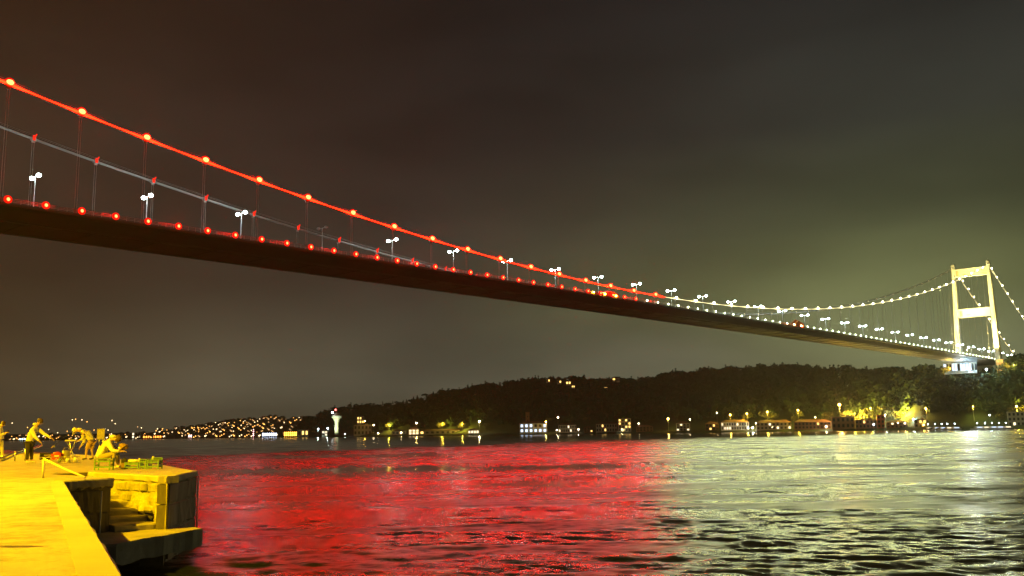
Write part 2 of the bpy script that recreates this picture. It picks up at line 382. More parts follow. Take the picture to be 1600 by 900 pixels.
# the wooded mass
tmpl = [leaf_cloud(46, 5, 8.5, 1.25), leaf_cloud(46, 4.4, 10, 1.2), leaf_cloud(46, 5.8, 8, 1.35), leaf_cloud(40, 2.4, 12, .9, shape='cone'), leaf_cloud(36, 5.5, 11, 1.3, shape='flat')]
def forest(name, height, x0, x1, n, t0=.2, t1=1.05, sc=1.0, label='', seed=1):
    g = np.random.default_rng(seed); Vs = []; Fs = []; o = 0
    for i in range(n):
        x = g.uniform(x0, x1); t = t0 + (t1 - t0) * g.random() ** .8; p = height(x, t)
        if p.z < 4 or p.y - height(x, 0).y < (44 if x < 1440 else 27): continue
        Vt, Ft = tmpl[g.choice(5, p=[.3, .24, .26, .12, .08])]
        a = g.uniform(0, 6.28); ca, sa = math.cos(a), math.sin(a); k = sc * g.uniform(.75, 1.25)
        Q = Vt @ np.array([[ca, sa, 0], [-sa, ca, 0], [0, 0, 1]]) * k + np.array(p) - [0, 0, .5]
        Vs.append(Q); Fs.append(Ft + o); o += len(Q)
    join_np(name, np.concatenate(Vs), np.concatenate(Fs), M_leaf, kind='stuff', label=label, category='woodland')
forest('woodland', H_main, 560, 1720, 4600, label='dark wooded mass covering the large hill right of centre')
forest('woodland', H_mid, 462, 740, 700, sc=1.2, label='faint dark woodland on the lower ridge behind the control tower', seed=2)

def make_tree(shape, r, h, n, leafm, name='tree', size=.6, seed=0):
    g = np.random.default_rng(seed)
    V, Fc = leaf_cloud(n, r, h, size, g, shape)
    root = link(name, None)
    join_np('crown', V, Fc, leafm, parent=root)
    tb = MB().tube([(0, 0, -1), (.1, 0, h * .3), (0, .1, h * .75)], [.35, .25, .08], 6)
    for k in range(4):
        a = k * 1.6; tb.tube([(0, 0, h * .25), (math.cos(a) * r * .4, math.sin(a) * r * .4, h * .55)], [.14, .05], 4)
    tb.build('trunk', M_bark, root)
    return root
# ================================================================ THE BRIDGE
HS = 17.92; CABP = -296.567; DKP = -295.202; CY_ = 15.06; LY = 15.6; XT = 548.0
BYAW = math.atan2(math.cos(0.7272), math.sin(0.7272))
def b2w(X_, Y_, Z_):
    dx, dy = X_ + 380.8267, Y_ + 255.9015
    s_, c_ = math.sin(.7272), math.cos(.7272)
    return Vector((dx * s_ - dy * c_, dx * c_ + dy * s_, Z_))
zdk = lambda x: 61.8 - 0.609e-5 * (x - 262.5) ** 2 if x < 560 else 61.26 - .008 * (x - 560)
zcb = lambda x: 65.363 + 2.908e-4 * (x + 12.27) ** 2 - 0.041e-6 * (x + 12.27) ** 3 + (-.6 if abs(x)<1e9 else 0) * 0
XA = 770.0
def zc_all(x):
    if x <= XT: return zcb(x)
    zt = zcb(XT); t = (x - XT) / (XA - XT); return zt + (66 - zt) * t - 9 * t * (1 - t)
bridge = thing('suspension_bridge', 'long suspension bridge over the strait, its cables lit red then white', 'bridge', b2w(0, 0, 0), BYAW)
X0 = CABP - 7 * HS
XSPLIT = CABP + HS * 16.45
# deck segments (closed steel boxes, wing shaped), each a piece
nseg = 64
for i in range(nseg):
    xa = X0 + i * HS; xb = xa + HS - .05
    if xa > 820: break
    za, zb = zdk(xa), zdk(xb)
    cs = [(-LY, .15), (-LY, -.55), (-13.2, -.8), (-9.4, -2.6), (9.4, -2.6), (13.2, -.8), (LY, -.55), (LY, .15), (14.2, .15), (14.2, .0), (-14.2, .0), (-14.2, .15)]
    n = len(cs); vs = [(xa, y, za + z) for y, z in cs] + [(xb, y, zb + z) for y, z in cs]
    fs = [(k, n + k, n + (k + 1) % n, (k + 1) % n) for k in range(n)] + [tuple(range(n)), tuple(range(n, 2 * n))[::-1]]
    mb = MB().add(vs, fs)
    # road surface sheet and underside stiffener ribs
    mb.add([(xa, -13, za + .012), (xb, -13, zb + .012), (xb, 13, zb + .012), (xa, 13, za + .012)], [(0, 1, 2, 3)], 1)
    mb.box(((xa + xb) / 2, 0, (za + zb) / 2 - 2.68), (.25, 17.5, .16))
    for yr in (-7.5, 7.5): mb.tube([(xa, yr, za - 2.95), (xb, yr, zb - 2.95)], .12, 4)
    for yr in (-7.5, 7.5): mb.box((xa + 4, yr, za - 2.78), (.12, .12, .4))
    mb.build('deck_segment', [M_girder, M_asph], bridge)
for sgn in (-1, 1):
    mb = MB(); xs = np.arange(X0, 815, HS / 2)
    for z in (.55, .9, 1.25): mb.tube([(x, sgn * (LY - .15), zdk(x) + z) for x in xs], .05, 3)
    for x in np.arange(X0, 815, HS / 8): mb.box((x, sgn * (LY - .15), zdk(x) + .7), (.09, .09, 1.15))
    mb.build('railing', M_steel, bridge)
    mb = MB(); xs = list(np.arange(X0, XT, HS / 2)) + list(np.linspace(XT, XA, 14))
    mb.tube([(x, sgn * CY_, zc_all(x)) for x in xs], .36, 8)
    for dz in (.75, 1.1):                                    # hand ropes over the cable
        mb.tube([(x, sgn * (CY_ + (.5 if dz > 1 else -.5)), zc_all(x) + 1.0) for x in xs], .035, 3)
    mb.build('main_cable', M_cable, bridge)
# glowing tubes stand in for projector light along the cables, thick near each projector
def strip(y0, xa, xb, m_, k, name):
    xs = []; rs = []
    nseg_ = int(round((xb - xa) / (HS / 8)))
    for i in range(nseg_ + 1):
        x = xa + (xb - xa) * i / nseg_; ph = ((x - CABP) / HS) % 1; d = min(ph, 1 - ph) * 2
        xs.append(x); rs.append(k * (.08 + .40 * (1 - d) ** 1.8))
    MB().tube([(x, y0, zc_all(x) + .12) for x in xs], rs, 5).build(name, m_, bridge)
strip(-CY_ - .45, X0, XSPLIT, E_redglow, 1.0, 'cable_glow')
strip(-CY_ - .45, XSPLIT + .6, XT - 2, E_whglow, .75, 'cable_glow')
strip(-CY_ - .45, XT + 3, XA, E_whglow, .45, 'cable_glow')
strip(CY_ + .45, XSPLIT + .6, XT - 2, E_dim, .3, 'cable_glow')
strip(CY_ + .45, XT + 3, XA, E_dim, .5, 'cable_glow')
# hangers with clamps, projectors on the cable
collar = MB().tube([(-.7, 0, 0), (.7, 0, 0)], .6, 8).box((0, 0, -.75), (.9, .3, .6)).mesh('cable_clamp', M_cable)
projr = MB().ball((0, 0, 0), .78, 8, sq=(1.2, .7, .9)).mesh('cable_light', E_redbulb)
projw = MB().ball((0, 0, 0), .62, 8, sq=(1.2, .7, .9)).mesh('cable_light', E_whbulb)
projd = MB().ball((0, 0, 0), .42, 6).mesh('cable_light', E_dim)
clamp_glow = MB().box((0, 0, .1), (.7, .25, 1.3)).box((.45, 0, .95), (.25, .25, .8), tilt=('Y', .5)).mesh('cable_light', E_reddim)  # glowing boxes paint the red light on the far clamps
halo0 = MB().tube([(0, -.05, 0), (0, .12, 0)], 1.25, 14).mesh('lens', emit('red_cable_halo', (1.0, 0.002, 0.001), .7))  # glowing disc stands in for the red halo round each cable light
def shade_spot(name, col, power, size=R(168), soft=1.7):
    l = bpy.data.lights.new(name, 'SPOT'); l.energy = power; l.color = col; l.spot_size = size; l.spot_blend = .25; l.shadow_soft_size = soft; return l
SP_r = shade_spot('red_cable_spot', (1, .003, .001), 12000); SP_w = shade_spot('white_cable_spot', (.97, 1, .40), 10500)
SP_rd = shade_spot('red_deck_spot', (1, .003, .001), 5600); SP_wd = shade_spot('white_deck_spot', (.88, 1, .42), 3900)
OUT = Vector((0, -1, -.35)).to_track_quat('-Z', 'Y').to_euler()
def outlight(l, par, loc):
    o = link(l.name, l, par, loc); o.rotation_euler = OUT; return o
k = -7
while True:
    x = CABP + k * HS
    if x > XT - 6: break
    for sgn in (-1, 1):
        red = x < XSPLIT; zc = zc_all(x); zb = zdk(x)
        if sgn < 0:
            q = link('cable_light', projr if red else projw, bridge, (x, -CY_ - .75, zc + .55)); outlight(SP_r if red else SP_w, q, (0, -.55, -.1))
            if red: link('lens', halo0, q, (0, .3, 0))
        else: link('cable_light', clamp_glow if red else projd, bridge, (x, CY_ - (.6 if red else .2), zc + .1))
        link('cable_clamp', collar, bridge, (x, sgn * CY_, zc))
        if zc - zb > 3.2:
            mb = MB()
            for dx in (-.28, .28): mb.tube([(x + dx, sgn * CY_, zb + .1), (x + dx, sgn * CY_, zc)], .042, 4, caps=False)
            mb.box((x, sgn * CY_, zb + .7), (.8, .35, 1.2))
            mb.build('hanger', M_rope, bridge)
    k += 1
for i in range(13):                                         # projectors on the back stays
    x = XT + 8 + i * 15.5
    if x > XA - 5: break
    link('cable_light', projw, bridge, (x, -CY_ - .75, zc_all(x) + .5)); link('cable_light', projw, bridge, (x, CY_ - .8, zc_all(x) + .5))
dk_r = MB().ball((0, 0, 0), .42, 8, sq=(1, .5, 1.1)).mesh('deck_light', E_reddeck)
dk_w = MB().ball((0, 0, 0), .36, 8, sq=(1, .5, 1.0)).mesh('deck_light', E_whdeck)
lens = MB().tube([(0, -.05, 0), (0, .12, 0)], 1.0, 12).mesh('lens', E_redhalo)  # emissive disc paints the red halo behind each deck light
lensw = MB().tube([(0, -.05, 0), (0, .12, 0)], .5, 10).mesh('lens', M_pole)
k = -12
while True:
    x = DKP + k * HS / 2
    if x > XT + 8: break
    red = x < CABP + HS * 15.3
    o = link('deck_light', dk_r if red else dk_w, bridge, (x, -LY - .35, zdk(x) + .95))
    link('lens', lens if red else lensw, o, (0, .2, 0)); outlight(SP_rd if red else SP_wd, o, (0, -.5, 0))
    k += 1
# towers: slender tapered box legs, two portal beams
def tower(xc, base):
    t = link('tower', None, bridge, (xc, 0, 0))
    zt = zcb(XT) + 1.2
    zd = zdk(XT)
    hw = lambda z: (2.55 - 1.05 * (z - base) / (zt - base))       # half width across
    for sgn in (-1, 1):
        yc = lambda z: sgn * (CY_ + .2 + 1.6 * (1 - (z - base) / (zt - base)))
        mb = MB(); lv = list(np.linspace(base, zt, 9)); ring = []
        for z in lv:
            a = hw(z); bb = a * 1.25
            ring += [(-bb + .5, yc(z) - a, z), (bb - .5, yc(z) - a, z), (bb, yc(z) - a + .5, z), (bb, yc(z) + a - .5, z), (bb - .5, yc(z) + a, z), (-bb + .5, yc(z) + a, z), (-bb, yc(z) + a - .5, z), (-bb, yc(z) - a + .5, z)]
        fs = [(i * 8 + q, i * 8 + (q + 1) % 8, (i + 1) * 8 + (q + 1) % 8, (i + 1) * 8 + q) for i in range(8) for q in range(8)] + [tuple(range(8))[::-1], tuple(range(64, 72))]
        mb.add(ring, fs)
        for z in lv[1:-1]: mb.box((0, yc(z), z), (hw(z) * 2.5 + .12, hw(z) * 2 + .12, .2))      # section joints
        mb.build('leg', M_tower, t)
        sd = MB().box((0, sgn * (CY_ + .2), zt + .9), (5.2, 2.4, 1.8)).tube([(0, sgn * CY_, zt + 1.8), (0, sgn * CY_, zt + 4.6)], .12, 4).box((0, sgn * (CY_ + .2), zt + 2.1), (2.4, 1.6, .8))
        sd.build('cable_saddle', M_tower, t)
    for zc, hh in ((zt - 6.5, 6.8), (zd + 45, 7.0), (zd - 6.5, 4.5)):
        y_ = CY_ - hw(zc) + 1.0
        mb = MB().box((0, 0, zc), (3.4, 2 * y_, hh)).box((0, 0, zc + hh / 2 + .15), (3.7, 2 * y_ - .2, .3)).box((0, 0, zc - hh / 2 - .15), (3.7, 2 * y_ - .2, .3))
        for q in range(1, 6): mb.box((-1.74, -y_ + q * y_ / 3, zc), (.1, .14, hh - .2))
        mb.build('cross_beam', M_tower, t)
        if zc > zd: MB().box((-1.83, y_ - 3, zc - .2), (.1, 2.2, hh * .7)).box((-1.83, y_ - 9, zc - hh * .25), (.1, 3.5, .7)).build('rust_patch', M_towerd, t)
    return t
tower(XT, 46.0)
# floodlights that light the tower: lamps on short brackets at deck level
E_flood = emit('floodlight_glass', (1.0, 0.86, 0.5), 60)
def flood(x, y, z, tx, ty, tz, power, col=(1.0, 0.84, 0.27), size=R(38)):
    o = MB().box((0, 0, 0), (1.1, .7, .8)).add([(-.45, -.36, -.3), (.45, -.36, -.3), (.45, -.36, .3), (-.45, -.36, .3)], [(0, 1, 2, 3)], 1).build('floodlight', [M_girder, E_flood], bridge)
    o.location = (x, y, z)
    l = bpy.data.lights.new('flood_lamp', 'SPOT'); l.energy = power; l.color = col; l.spot_size = size; l.spot_blend = .6; l.shadow_soft_size = .5
    lo = bpy.data.objects.new('flood_lamp', l); COL.objects.link(lo); lo.parent = bridge
    d = Vector((tx - x, ty - y, tz - z)).normalized(); lo.location = Vector((x, y, z)) + d * .9
    lo.rotation_mode = 'QUATERNION'; lo.rotation_quaternion = d.to_track_quat('-Z', 'Y')
FP = 6.5e5
for sgn in (-1, 1):
    for dx in (-34, 30):
        flood(XT + dx, sgn * (LY + 1.5), zdk(XT) + 1.5, XT, sgn * CY_, 118, FP)
    flood(XT - 48, sgn * 4, zdk(XT) + 7.5, XT, sgn * 3, 130, FP * .8)
    flood(XT - 30, -LY - .8, zdk(XT) + 1.4, XT, -CY_ - 1, 84, FP * .45); flood(XT - 30, LY + .8, zdk(XT) + 1.4, XT, CY_ + 1, 84, FP * .45); flood(XT - 26, 0, zdk(XT) + 5, XT, 0, 104, FP * .25)

# street lamps along the deck's median
def street_lamp_mesh(lit=True):
    root = link('street_lamp', None)
    MB().lathe((0, 0, 0), [(.22, 0), (.2, 1.2), (.15, 1.3), (.10, 11.2), (.08, 12.0)], 8).tube([(0, -1.7, 12.0), (0, -.9, 11.9), (0, 0, 11.7), (0, .9, 11.9), (0, 1.7, 12.0)], .07, 5).build('pole', M_pole, root)
    for s_ in (-1, 1):
        h = MB().box((0, s_ * 2.1, 12.18), (.5, 1.1, .16)).build('lamp_head', M_pole, root)
        MB().ball((0, s_ * 2.1, 11.98), .66, 10, sq=(.9, 1.0, .75)).build('lamp_glass', E_street if lit else M_pole, h)
    if lit:
        l = bpy.data.lights.get('street_light') or bpy.data.lights.new('street_light', 'POINT'); l.energy = 3800; l.color = (.80, 1, .97); l.shadow_soft_size = .8
        link('street_light', l, root, (0, 0, 12.9))
    return root
lampL = street_lamp_mesh(True); lampU = street_lamp_mesh(False)
ords = ['first', 'second', 'third', 'fourth', 'fifth', 'sixth', 'seventh', 'eighth', 'ninth', 'tenth', 'eleventh', 'twelfth', 'thirteenth', 'fourteenth', 'fifteenth', 'sixteenth', 'seventeenth', 'eighteenth', 'nineteenth', 'twentieth', 'twenty-first', 'twenty-second', 'twenty-third', 'twenty-fourth', 'twenty-fifth', 'twenty-sixth', 'twenty-seventh', 'twenty-eighth', 'twenty-ninth', 'thirtieth', 'thirty-first']
first = True
for i in range(31):
    x = -283.2 + 31.2 * i
    if i == 3: o = lampU; lab = 'unlit thin lamp pole on the bridge deck, fourth lamp from the left'
    else:
        lab = 'twin-headed white street lamp shining on the bridge deck, %s lamp from the left' % ords[i]
        o = lampL if first else dup(lampL); first = False
    o.location = b2w(x, 0, zdk(x)); o.rotation_euler[2] = BYAW
    o['label'] = lab; o['category'] = 'street lamp'; o['group'] = 'street lamps along the bridge deck'

# orange canopies on the deck edge
M_tarp = mat('orange_tarpaulin', (0.85, 0.22, 0.03), 0.6, noise=.15, scale=.4)
def canopy(x, L, h, lab, glow):
    mb = MB(); n = 9; yy = (-LY + .3, -LY + 4.5)
    xs = np.linspace(-L / 2, L / 2, n); hs = [h * (.35 + .65 * math.exp(-((q - L * .28) / (L * .22)) ** 2)) + .25 * math.sin(q * 1.1) for q in xs]
    vs = []
    for q, hh in zip(xs, hs): vs += [(q, yy[0] - .3, .3), (q, yy[0], hh * .8), (q, (yy[0] + yy[1]) / 2, hh), (q, yy[1], hh * .7), (q, yy[1] + .3, .3)]
    fs = [(i * 5 + j, (i + 1) * 5 + j, (i + 1) * 5 + j + 1, i * 5 + j + 1) for i in range(n - 1) for j in range(4)] + [(0, 1, 2, 3, 4), tuple((n - 1) * 5 + j for j in range(5))[::-1]]
    root = thing('canopy', lab, 'tarpaulin shelter', b2w(x, 0, zdk(x)), BYAW)
    mb.add(vs, fs, 0, False).build('cover', M_tarp, root)
    fb = MB()
    for q in xs[::2]: fb.tube([(q, yy[0] + .1, 0), (q, yy[0] + .1, .9)], .05, 4)
    fb.build('frame', M_steel, root)
    for q in xs[1::3]:
        s_ = MB().ball((q, yy[0] - .5, .9), .28, 6).build('site_lamp', glow, root)
canopy(-50, 22, 3.4, 'bright orange tarpaulin shelter on the red-lit part of the deck edge', emit('orange_lamp', (1, .35, .03), 260))
canopy(136, 26, 4.6, 'red-orange tarpaulin shelter on the white-lit part of the deck edge', emit('orange_red_lamp', (1, .15, .02), 160))

# ================================================================ THE QUAY
V2 = lambda x, y: Vector((x, y, 0))
Bq, Cq, E1, E2, E3, E4 = V2(-9.85, 20.92), V2(-9.34, 22.23), V2(-11.64, 26.27), V2(-8.11, 22.49), V2(-8.66, 26.06), V2(-12.14, 32.81)
vdir = (E2 - E1).normalized(); ndir = Vector((-vdir.y, vdir.x, 0))     # ndir points away from the camera
Nq = Cq - vdir * 4.45
def jag(a, b, n, amp, seed):
    g = random.Random(seed); out = []
    for i in range(1, n):
        p = a.lerp(b, i / n); d = (b - a).normalized(); out.append(p + Vector((-d.y, d.x, 0)) * g.uniform(-amp, amp))
    return out
A0 = V2(4.6, -8.0)
poly = [A0] + jag(A0, Bq, 60, .018, 1) + [Bq] + [Cq, Nq, E1, E2, E3, E4] + jag(E4, V2(-22.8, 52.2), 12, .05, 2) + [V2(-22.8, 52.2), V2(-49.1, 91.3), V2(-75, 130), V2(-160, 130), V2(-160, -8)]
quay = link('quay', None, kind='structure')
n = len(poly)
vs = [(p.x, p.y, -3) for p in poly] + [(p.x, p.y, QZ) for p in poly]
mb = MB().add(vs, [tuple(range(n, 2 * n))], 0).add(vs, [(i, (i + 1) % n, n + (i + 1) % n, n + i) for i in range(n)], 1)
# the pavement
M = NodeMat('quay_pavement_concrete'); b = M.b
g_ = M.n('ShaderNodeNewGeometry'); n1 = M.n('ShaderNodeTexNoise'); n1.inputs['Scale'].default_value = .28; n1.inputs['Detail'].default_value = 8; n1.inputs['Roughness'].default_value = .62
mpq = M.n('ShaderNodeMapping'); mpq.inputs['Scale'].default_value = (1, .6, 1); mpq.inputs['Rotation'].default_value = (0, 0, .45); M.l(g_.outputs['Position'], mpq.inputs[0]); M.l(mpq.outputs[0], n1.inputs['Vector'])
r1 = M.n('ShaderNodeValToRGB'); e = r1.color_ramp.elements; e[0].position = .30; e[0].color = (.34, .315, .27, 1); e[1].position = .68; e[1].color = (.50, .47, .42, 1)
M.l(n1.outputs[0], r1.inputs[0])
n4 = M.n('ShaderNodeTexNoise'); n4.inputs['Scale'].default_value = 2.2; n4.inputs['Detail'].default_value = 10; n4.inputs['Roughness'].default_value = .75; M.l(g_.outputs['Position'], n4.inputs['Vector'])
rc = M.n('ShaderNodeValToRGB'); e = rc.color_ramp.elements; e[0].position = .36; e[0].color = (.30, .28, .26, 1); e[1].position = .54; e[1].color = (1, 1, 1, 1); M.l(n4.outputs[0], rc.inputs[0])
mx = M.n('ShaderNodeMix', data_type='RGBA', blend_type='MULTIPLY'); mx.inputs[0].default_value = .8; M.l(r1.outputs[0], mx.inputs[6]); M.l(rc.outputs[0], mx.inputs[7]); M.l(mx.outputs[2], b.inputs['Base Color'])
n2 = M.n('ShaderNodeTexNoise'); n2.inputs['Scale'].default_value = 5; n2.inputs['Detail'].default_value = 9; n2.inputs['Roughness'].default_value = .7; M.l(g_.outputs['Position'], n2.inputs['Vector'])
bp = M.n('ShaderNodeBump'); bp.inputs['Distance'].default_value = .03; M.l(n2.outputs[0], bp.inputs['Height']); M.l(bp.outputs[0], b.inputs['Normal']); b.inputs['Roughness'].default_value = .62
mb.build('pavement', [M.m, M_stain], quay)
def edge_block(a, b, z0, z1, out, mat_, name, parent, seed, seg=10, rough=.02):
    """a beam of worn concrete along a-b, standing proud of the wall by out, with an uneven lower edge"""
    g = random.Random(seed); d = (b - a).normalized(); nn = Vector((d.y, -d.x, 0)); rows = []
    for i in range(seg + 1):
        p = a.lerp(b, i / seg); j = lambda q=rough: g.uniform(-q, q)
        rows.append([p + Vector((0, 0, z1)) - nn * .25, p + nn * (out - .03) + Vector((0, 0, z1 + j(.004))), p + nn * (out + j()) + Vector((0, 0, z1 - .03)), p + nn * (out + j()) + Vector((0, 0, z0 + .03 + j())), p + nn * (out * .4) + Vector((0, 0, z0 + j(rough * 2))), p - nn * .25 + Vector((0, 0, z0))])
    k = 6; vs = [v for r_ in rows for v in r_]
    fs = [(i * k + q, (i + 1) * k + q, (i + 1) * k + (q + 1) % k, i * k + (q + 1) % k) for i in range(seg) for q in range(k)] + [tuple(range(k))[::-1], tuple(range(seg * k, seg * k + k))]
    return MB().add(vs, fs).build(name, mat_, parent)
# coping beams
edge_block(Bq + (Cq - Bq) * .0, Cq, QZ - .2, QZ + .012, .09, M_conc, 'coping', quay, 4, 14, .022)
edge_block(E1, E2, QZ - .15, QZ + .012, .05, M_conc, 'coping', quay, 5, 20, .010)
edge_block(E2 + Vector((0, .06, 0)), E3, QZ - .15, QZ + .010, .05, M_conc, 'coping', quay, 6, 12, .012)
edge_block(A0, Bq, QZ - .22, QZ + .008, .03, M_pave, 'coping', quay, 7, 60, .014)
# dark cast bands and a pipe on the near return wall
dBC = (Cq - Bq).normalized(); nBC = Vector((dBC.y, -dBC.x, 0))
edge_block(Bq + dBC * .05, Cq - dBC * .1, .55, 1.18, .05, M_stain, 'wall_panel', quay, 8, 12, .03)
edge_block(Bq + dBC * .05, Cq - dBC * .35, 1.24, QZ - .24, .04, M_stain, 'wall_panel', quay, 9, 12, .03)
pp = Bq.lerp(Cq, .72) + nBC * .12
MB().tube([pp + Vector((0, 0, .45)), pp + Vector((0, 0, 1.66))], .02, 6).build('pipe_or_lit_edge', M_pole, quay)
pp = E3 + Vector((.09, -.05, 0)); MB().tube([pp + Vector((0, 0, .1)), pp + Vector((0, 0, 1.8))], .022, 6).build('pipe_or_lit_edge', M_pole, quay)  # pale tube stands in for the lit edge at the block's corner
dE = (E3 - E2).normalized(); nE = Vector((dE.y, -dE.x, 0))
for z0, z1, s_ in ((1.32, 1.76, 1), (.72, 1.28, 2), (.05, .68, 3)):
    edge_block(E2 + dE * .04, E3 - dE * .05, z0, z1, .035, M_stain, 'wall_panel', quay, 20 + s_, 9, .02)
# rough plaster coat of the stair wall, a dented skin
g = random.Random(5); nx, nz_ = 44, 18; L_ = (E2 - E1).length; vs = []
import mathutils
for i in range(nx + 1):
    for k in range(nz_ + 1):
        s_ = .01 + (L_ - .02) * i / nx; z = .2 + (QZ - .36) * k / nz_
        d = .018 + .05 * mathutils.noise.fractal(Vector((s_ * 1.7, z * 2.1, 3)), 1.0, 2.1, 4) * (1 if 0 < i < nx and 0 < k < nz_ else 0)
        vs.append(E1 + vdir * s_ - ndir * max(d, .004) + Vector((0, 0, z)))
MB().add(vs, [(i * (nz_ + 1) + k, (i + 1) * (nz_ + 1) + k, (i + 1) * (nz_ + 1) + k + 1, i * (nz_ + 1) + k + 1) for i in range(nx) for k in range(nz_)]).build('plaster', mat('lime_plaster', (.46, .42, .34), .9, noise=.5, scale=1.3, bump=.06, bscale=4), quay)
# rubble stones, half plastered over, in the lit wall beside the stairs
g = random.Random(11); L_ = (E2 - E1).length
rows_ = [(.35, .62), (.66, 1.00), (1.02, 1.24), (1.27, 1.48), (1.52, 1.77)]
for ri, (z0, z1) in enumerate(rows_):
    s_ = .15 + .2 * (ri % 2)
    while s_ < L_ - .12:
        w = g.uniform(.22, .75); w = min(w, L_ - .06 - s_)
        if w < .15: break
        if g.random() < .45: s_ += w * .6; continue
        out = g.uniform(.035, .065); dz = g.uniform(-.03, .03); c = [(s_ + .03, z0 + .02), (s_ + w * .5, z0 + g.uniform(-.0, .04)), (s_ + w - .03, z0 + .03 + dz * .5), (s_ + w - .015, (z0 + z1) / 2), (s_ + w - .04, z1 - .02), (s_ + w * .45, z1 - .0 - abs(dz)), (s_ + .04, z1 - .03), (s_ + .012, (z0 + z1) / 2 + dz)]
        vs = [E1 + vdir * q + Vector((0, 0, z)) - ndir * -.02 for q, z in c] + [E1 + vdir * q + Vector((0, 0, z)) - ndir * out * .6 for q, z in c]
        cx = s_ + w / 2; cz = (z0 + z1) / 2; vs += [E1 + vdir * (cx + (q - cx) * .72) + Vector((0, 0, cz + (z - cz) * .72)) - ndir * (out + g.uniform(0, .012)) for q, z in c]
        MB().add(vs, [(i, (i + 1) % 8, 8 + (i + 1) % 8, 8 + i) for i in range(8)] + [(8 + i, 8 + (i + 1) % 8, 16 + (i + 1) % 8, 16 + i) for i in range(8)] + [tuple(range(16, 24))]).build('stone', M_stone, quay)
        s_ += w
# steps
M_step = mat('worn_step', (.38, .35, .30), .85, noise=.3, scale=2, bump=.02, bscale=7)
for zt_, (fx, fy) in ((.88, (-8.32, 22.71)), (1.0, (-8.81, 23.24)), (1.15, (-9.25, 23.70)), (1.30, (-9.68, 24.17)), (1.43, (-10.15, 24.68)), (1.58, (-10.6, 25.15)), (1.71, (-11.0, 25.58)), (1.83, (-11.36, 25.96))):
    f = V2(fx, fy) - ndir * .002; back = f - vdir * .8; w = -ndir * 1.06
    g = random.Random(int(zt_ * 100)); n = 6; vs = []
    for i in range(n + 1):
        p = w * (i / n); j = vdir * g.uniform(-.02, .012); jz = g.uniform(-.012, .008)
        vs += [f + p + j + Vector((0, 0, 0)), f + p + j + Vector((0, 0, zt_ - .04)), f + p + j - vdir * .04 + Vector((0, 0, zt_ + jz)), back + p + Vector((0, 0, zt_)), back + p]
    fs = [(i * 5 + q, i * 5 + (q + 1) % 5, (i + 1) * 5 + (q + 1) % 5, (i + 1) * 5 + q) for i in range(n) for q in range(5)] + [tuple(range(5)), tuple(range(n * 5, n * 5 + 5))[::-1]]
    MB().add(vs, fs).build('step', M_step, quay)
# landing slab just over the water
P1 = V2(-8.11, 19.71); P2 = V2(-7.33, 22.70)
lp = [V2(-9.15, 19.55), P1] + jag(P1, P2, 14, .035, 5) + [P2, V2(-7.62, 23.0), V2(-8.06, 23.05), V2(-9.4, 23.4), V2(-9.75, 21.2)]
n = len(lp); g = random.Random(2)
mb = MB().add([(p.x, p.y, .30 + g.uniform(-.04, .04)) for p in lp] + [(p.x, p.y, .66) for p in lp] + [(p.x * .985 - 8.3 * .015, p.y * .985 + 21.5 * .015, .725 + g.uniform(-.008, .008)) for p in lp],
     [tuple(range(n))[::-1], tuple(range(2 * n, 3 * n))] + [(i, (i + 1) % n, n + (i + 1) % n, n + i) for i in range(n)] + [(n + i, n + (i + 1) % n, 2 * n + (i + 1) % n, 2 * n + i) for i in range(n)])
mb.build('landing_slab', M_step, quay)
mb = MB()
for p in ((-8.9, 20.2), (-8.3, 22.2), (-9.2, 22)): mb.box((p[0], p[1], -1), (.5, .5, 2.6), .3)
mb.build('pier_stub', M_stain, quay)

def pole_between(mb, a, b, r, n=6): return mb.tube([a, b], r, n)
M_rail = mat('pale_rail_paint', (.62, .58, .48), .4)
o = thing('handrail', 'short sloping pale handrail at the head of the stone steps', 'handrail')
pb = onz(67, 747, QZ); ptp = at(68.5, 717, pb.y); re_ = onz(133, 748, QZ)
MB().tube([pb, ptp], .028, 8).build('post', M_rail, o); MB().tube([ptp, ptp.lerp(re_, .5), re_ + Vector((0, 0, .03))], .026, 8).build('rail', M_rail, o)
o = thing('gangway_rail', 'curved silver tube rail rising from the quay at the left edge', 'handrail')
for dy, nm in ((0, 'rail'), (5, 'rail')):
    pts = [at(-14, 722 + dy, 41), at(2, 715.5 + dy, 41.5), at(14, 711 + dy, 42), at(26, 705.5 + dy * .8, 42.5), at(40, 702.5 + dy * .5, 43.2), at(54, 700 + dy * .1, 44.5), at(65, 696, 46)]
    MB().tube(pts, .045, 8).build(nm, M_steel, o)
mb = MB()
for q in (4, 24, 40): a = at(q, 713 - q * .3, 42); mb.tube([a, Vector((a.x, a.y, QZ))], .03, 6)
mb.build('post', M_steel, o)

# ---- sodium street lamp of the quay, outside the picture on the left; it throws the yellow light
def quay_lamp(LP, label, power, aim):
  o = thing('quay_lamp', label, 'street lamp', LP, aim)
  MB().lathe((0, 0, 0), [(.2, 0), (.18, 1), (.11, 1.1), (.07, 12.4)], 8).tube([(0, 0, 12.4), (.4, 0, 12.8), (1.1, 0, 13.0)], .06, 6).build('pole', M_steel, o)
  MB().box((1.5, 0, 13.05), (.9, .35, .16)).build('lamp_head', M_steel, o)
  MB().ball((1.5, 0, 12.93), .14, 8, sq=(1.6, .9, .5)).build('lamp_glass', E_sod, o)
  l = bpy.data.lights.new('sodium_light', 'SPOT'); l.energy = power; l.color = (1.0, 0.57, 0.0); l.spot_size = R(165); l.spot_blend = .5; l.shadow_soft_size = .15
  lo = link('sodium_light', l, o, (1.5, 0, 12.8)); lo.rotation_euler = Vector((.85, 0, -.55)).to_track_quat('-Z', 'Y').to_euler()
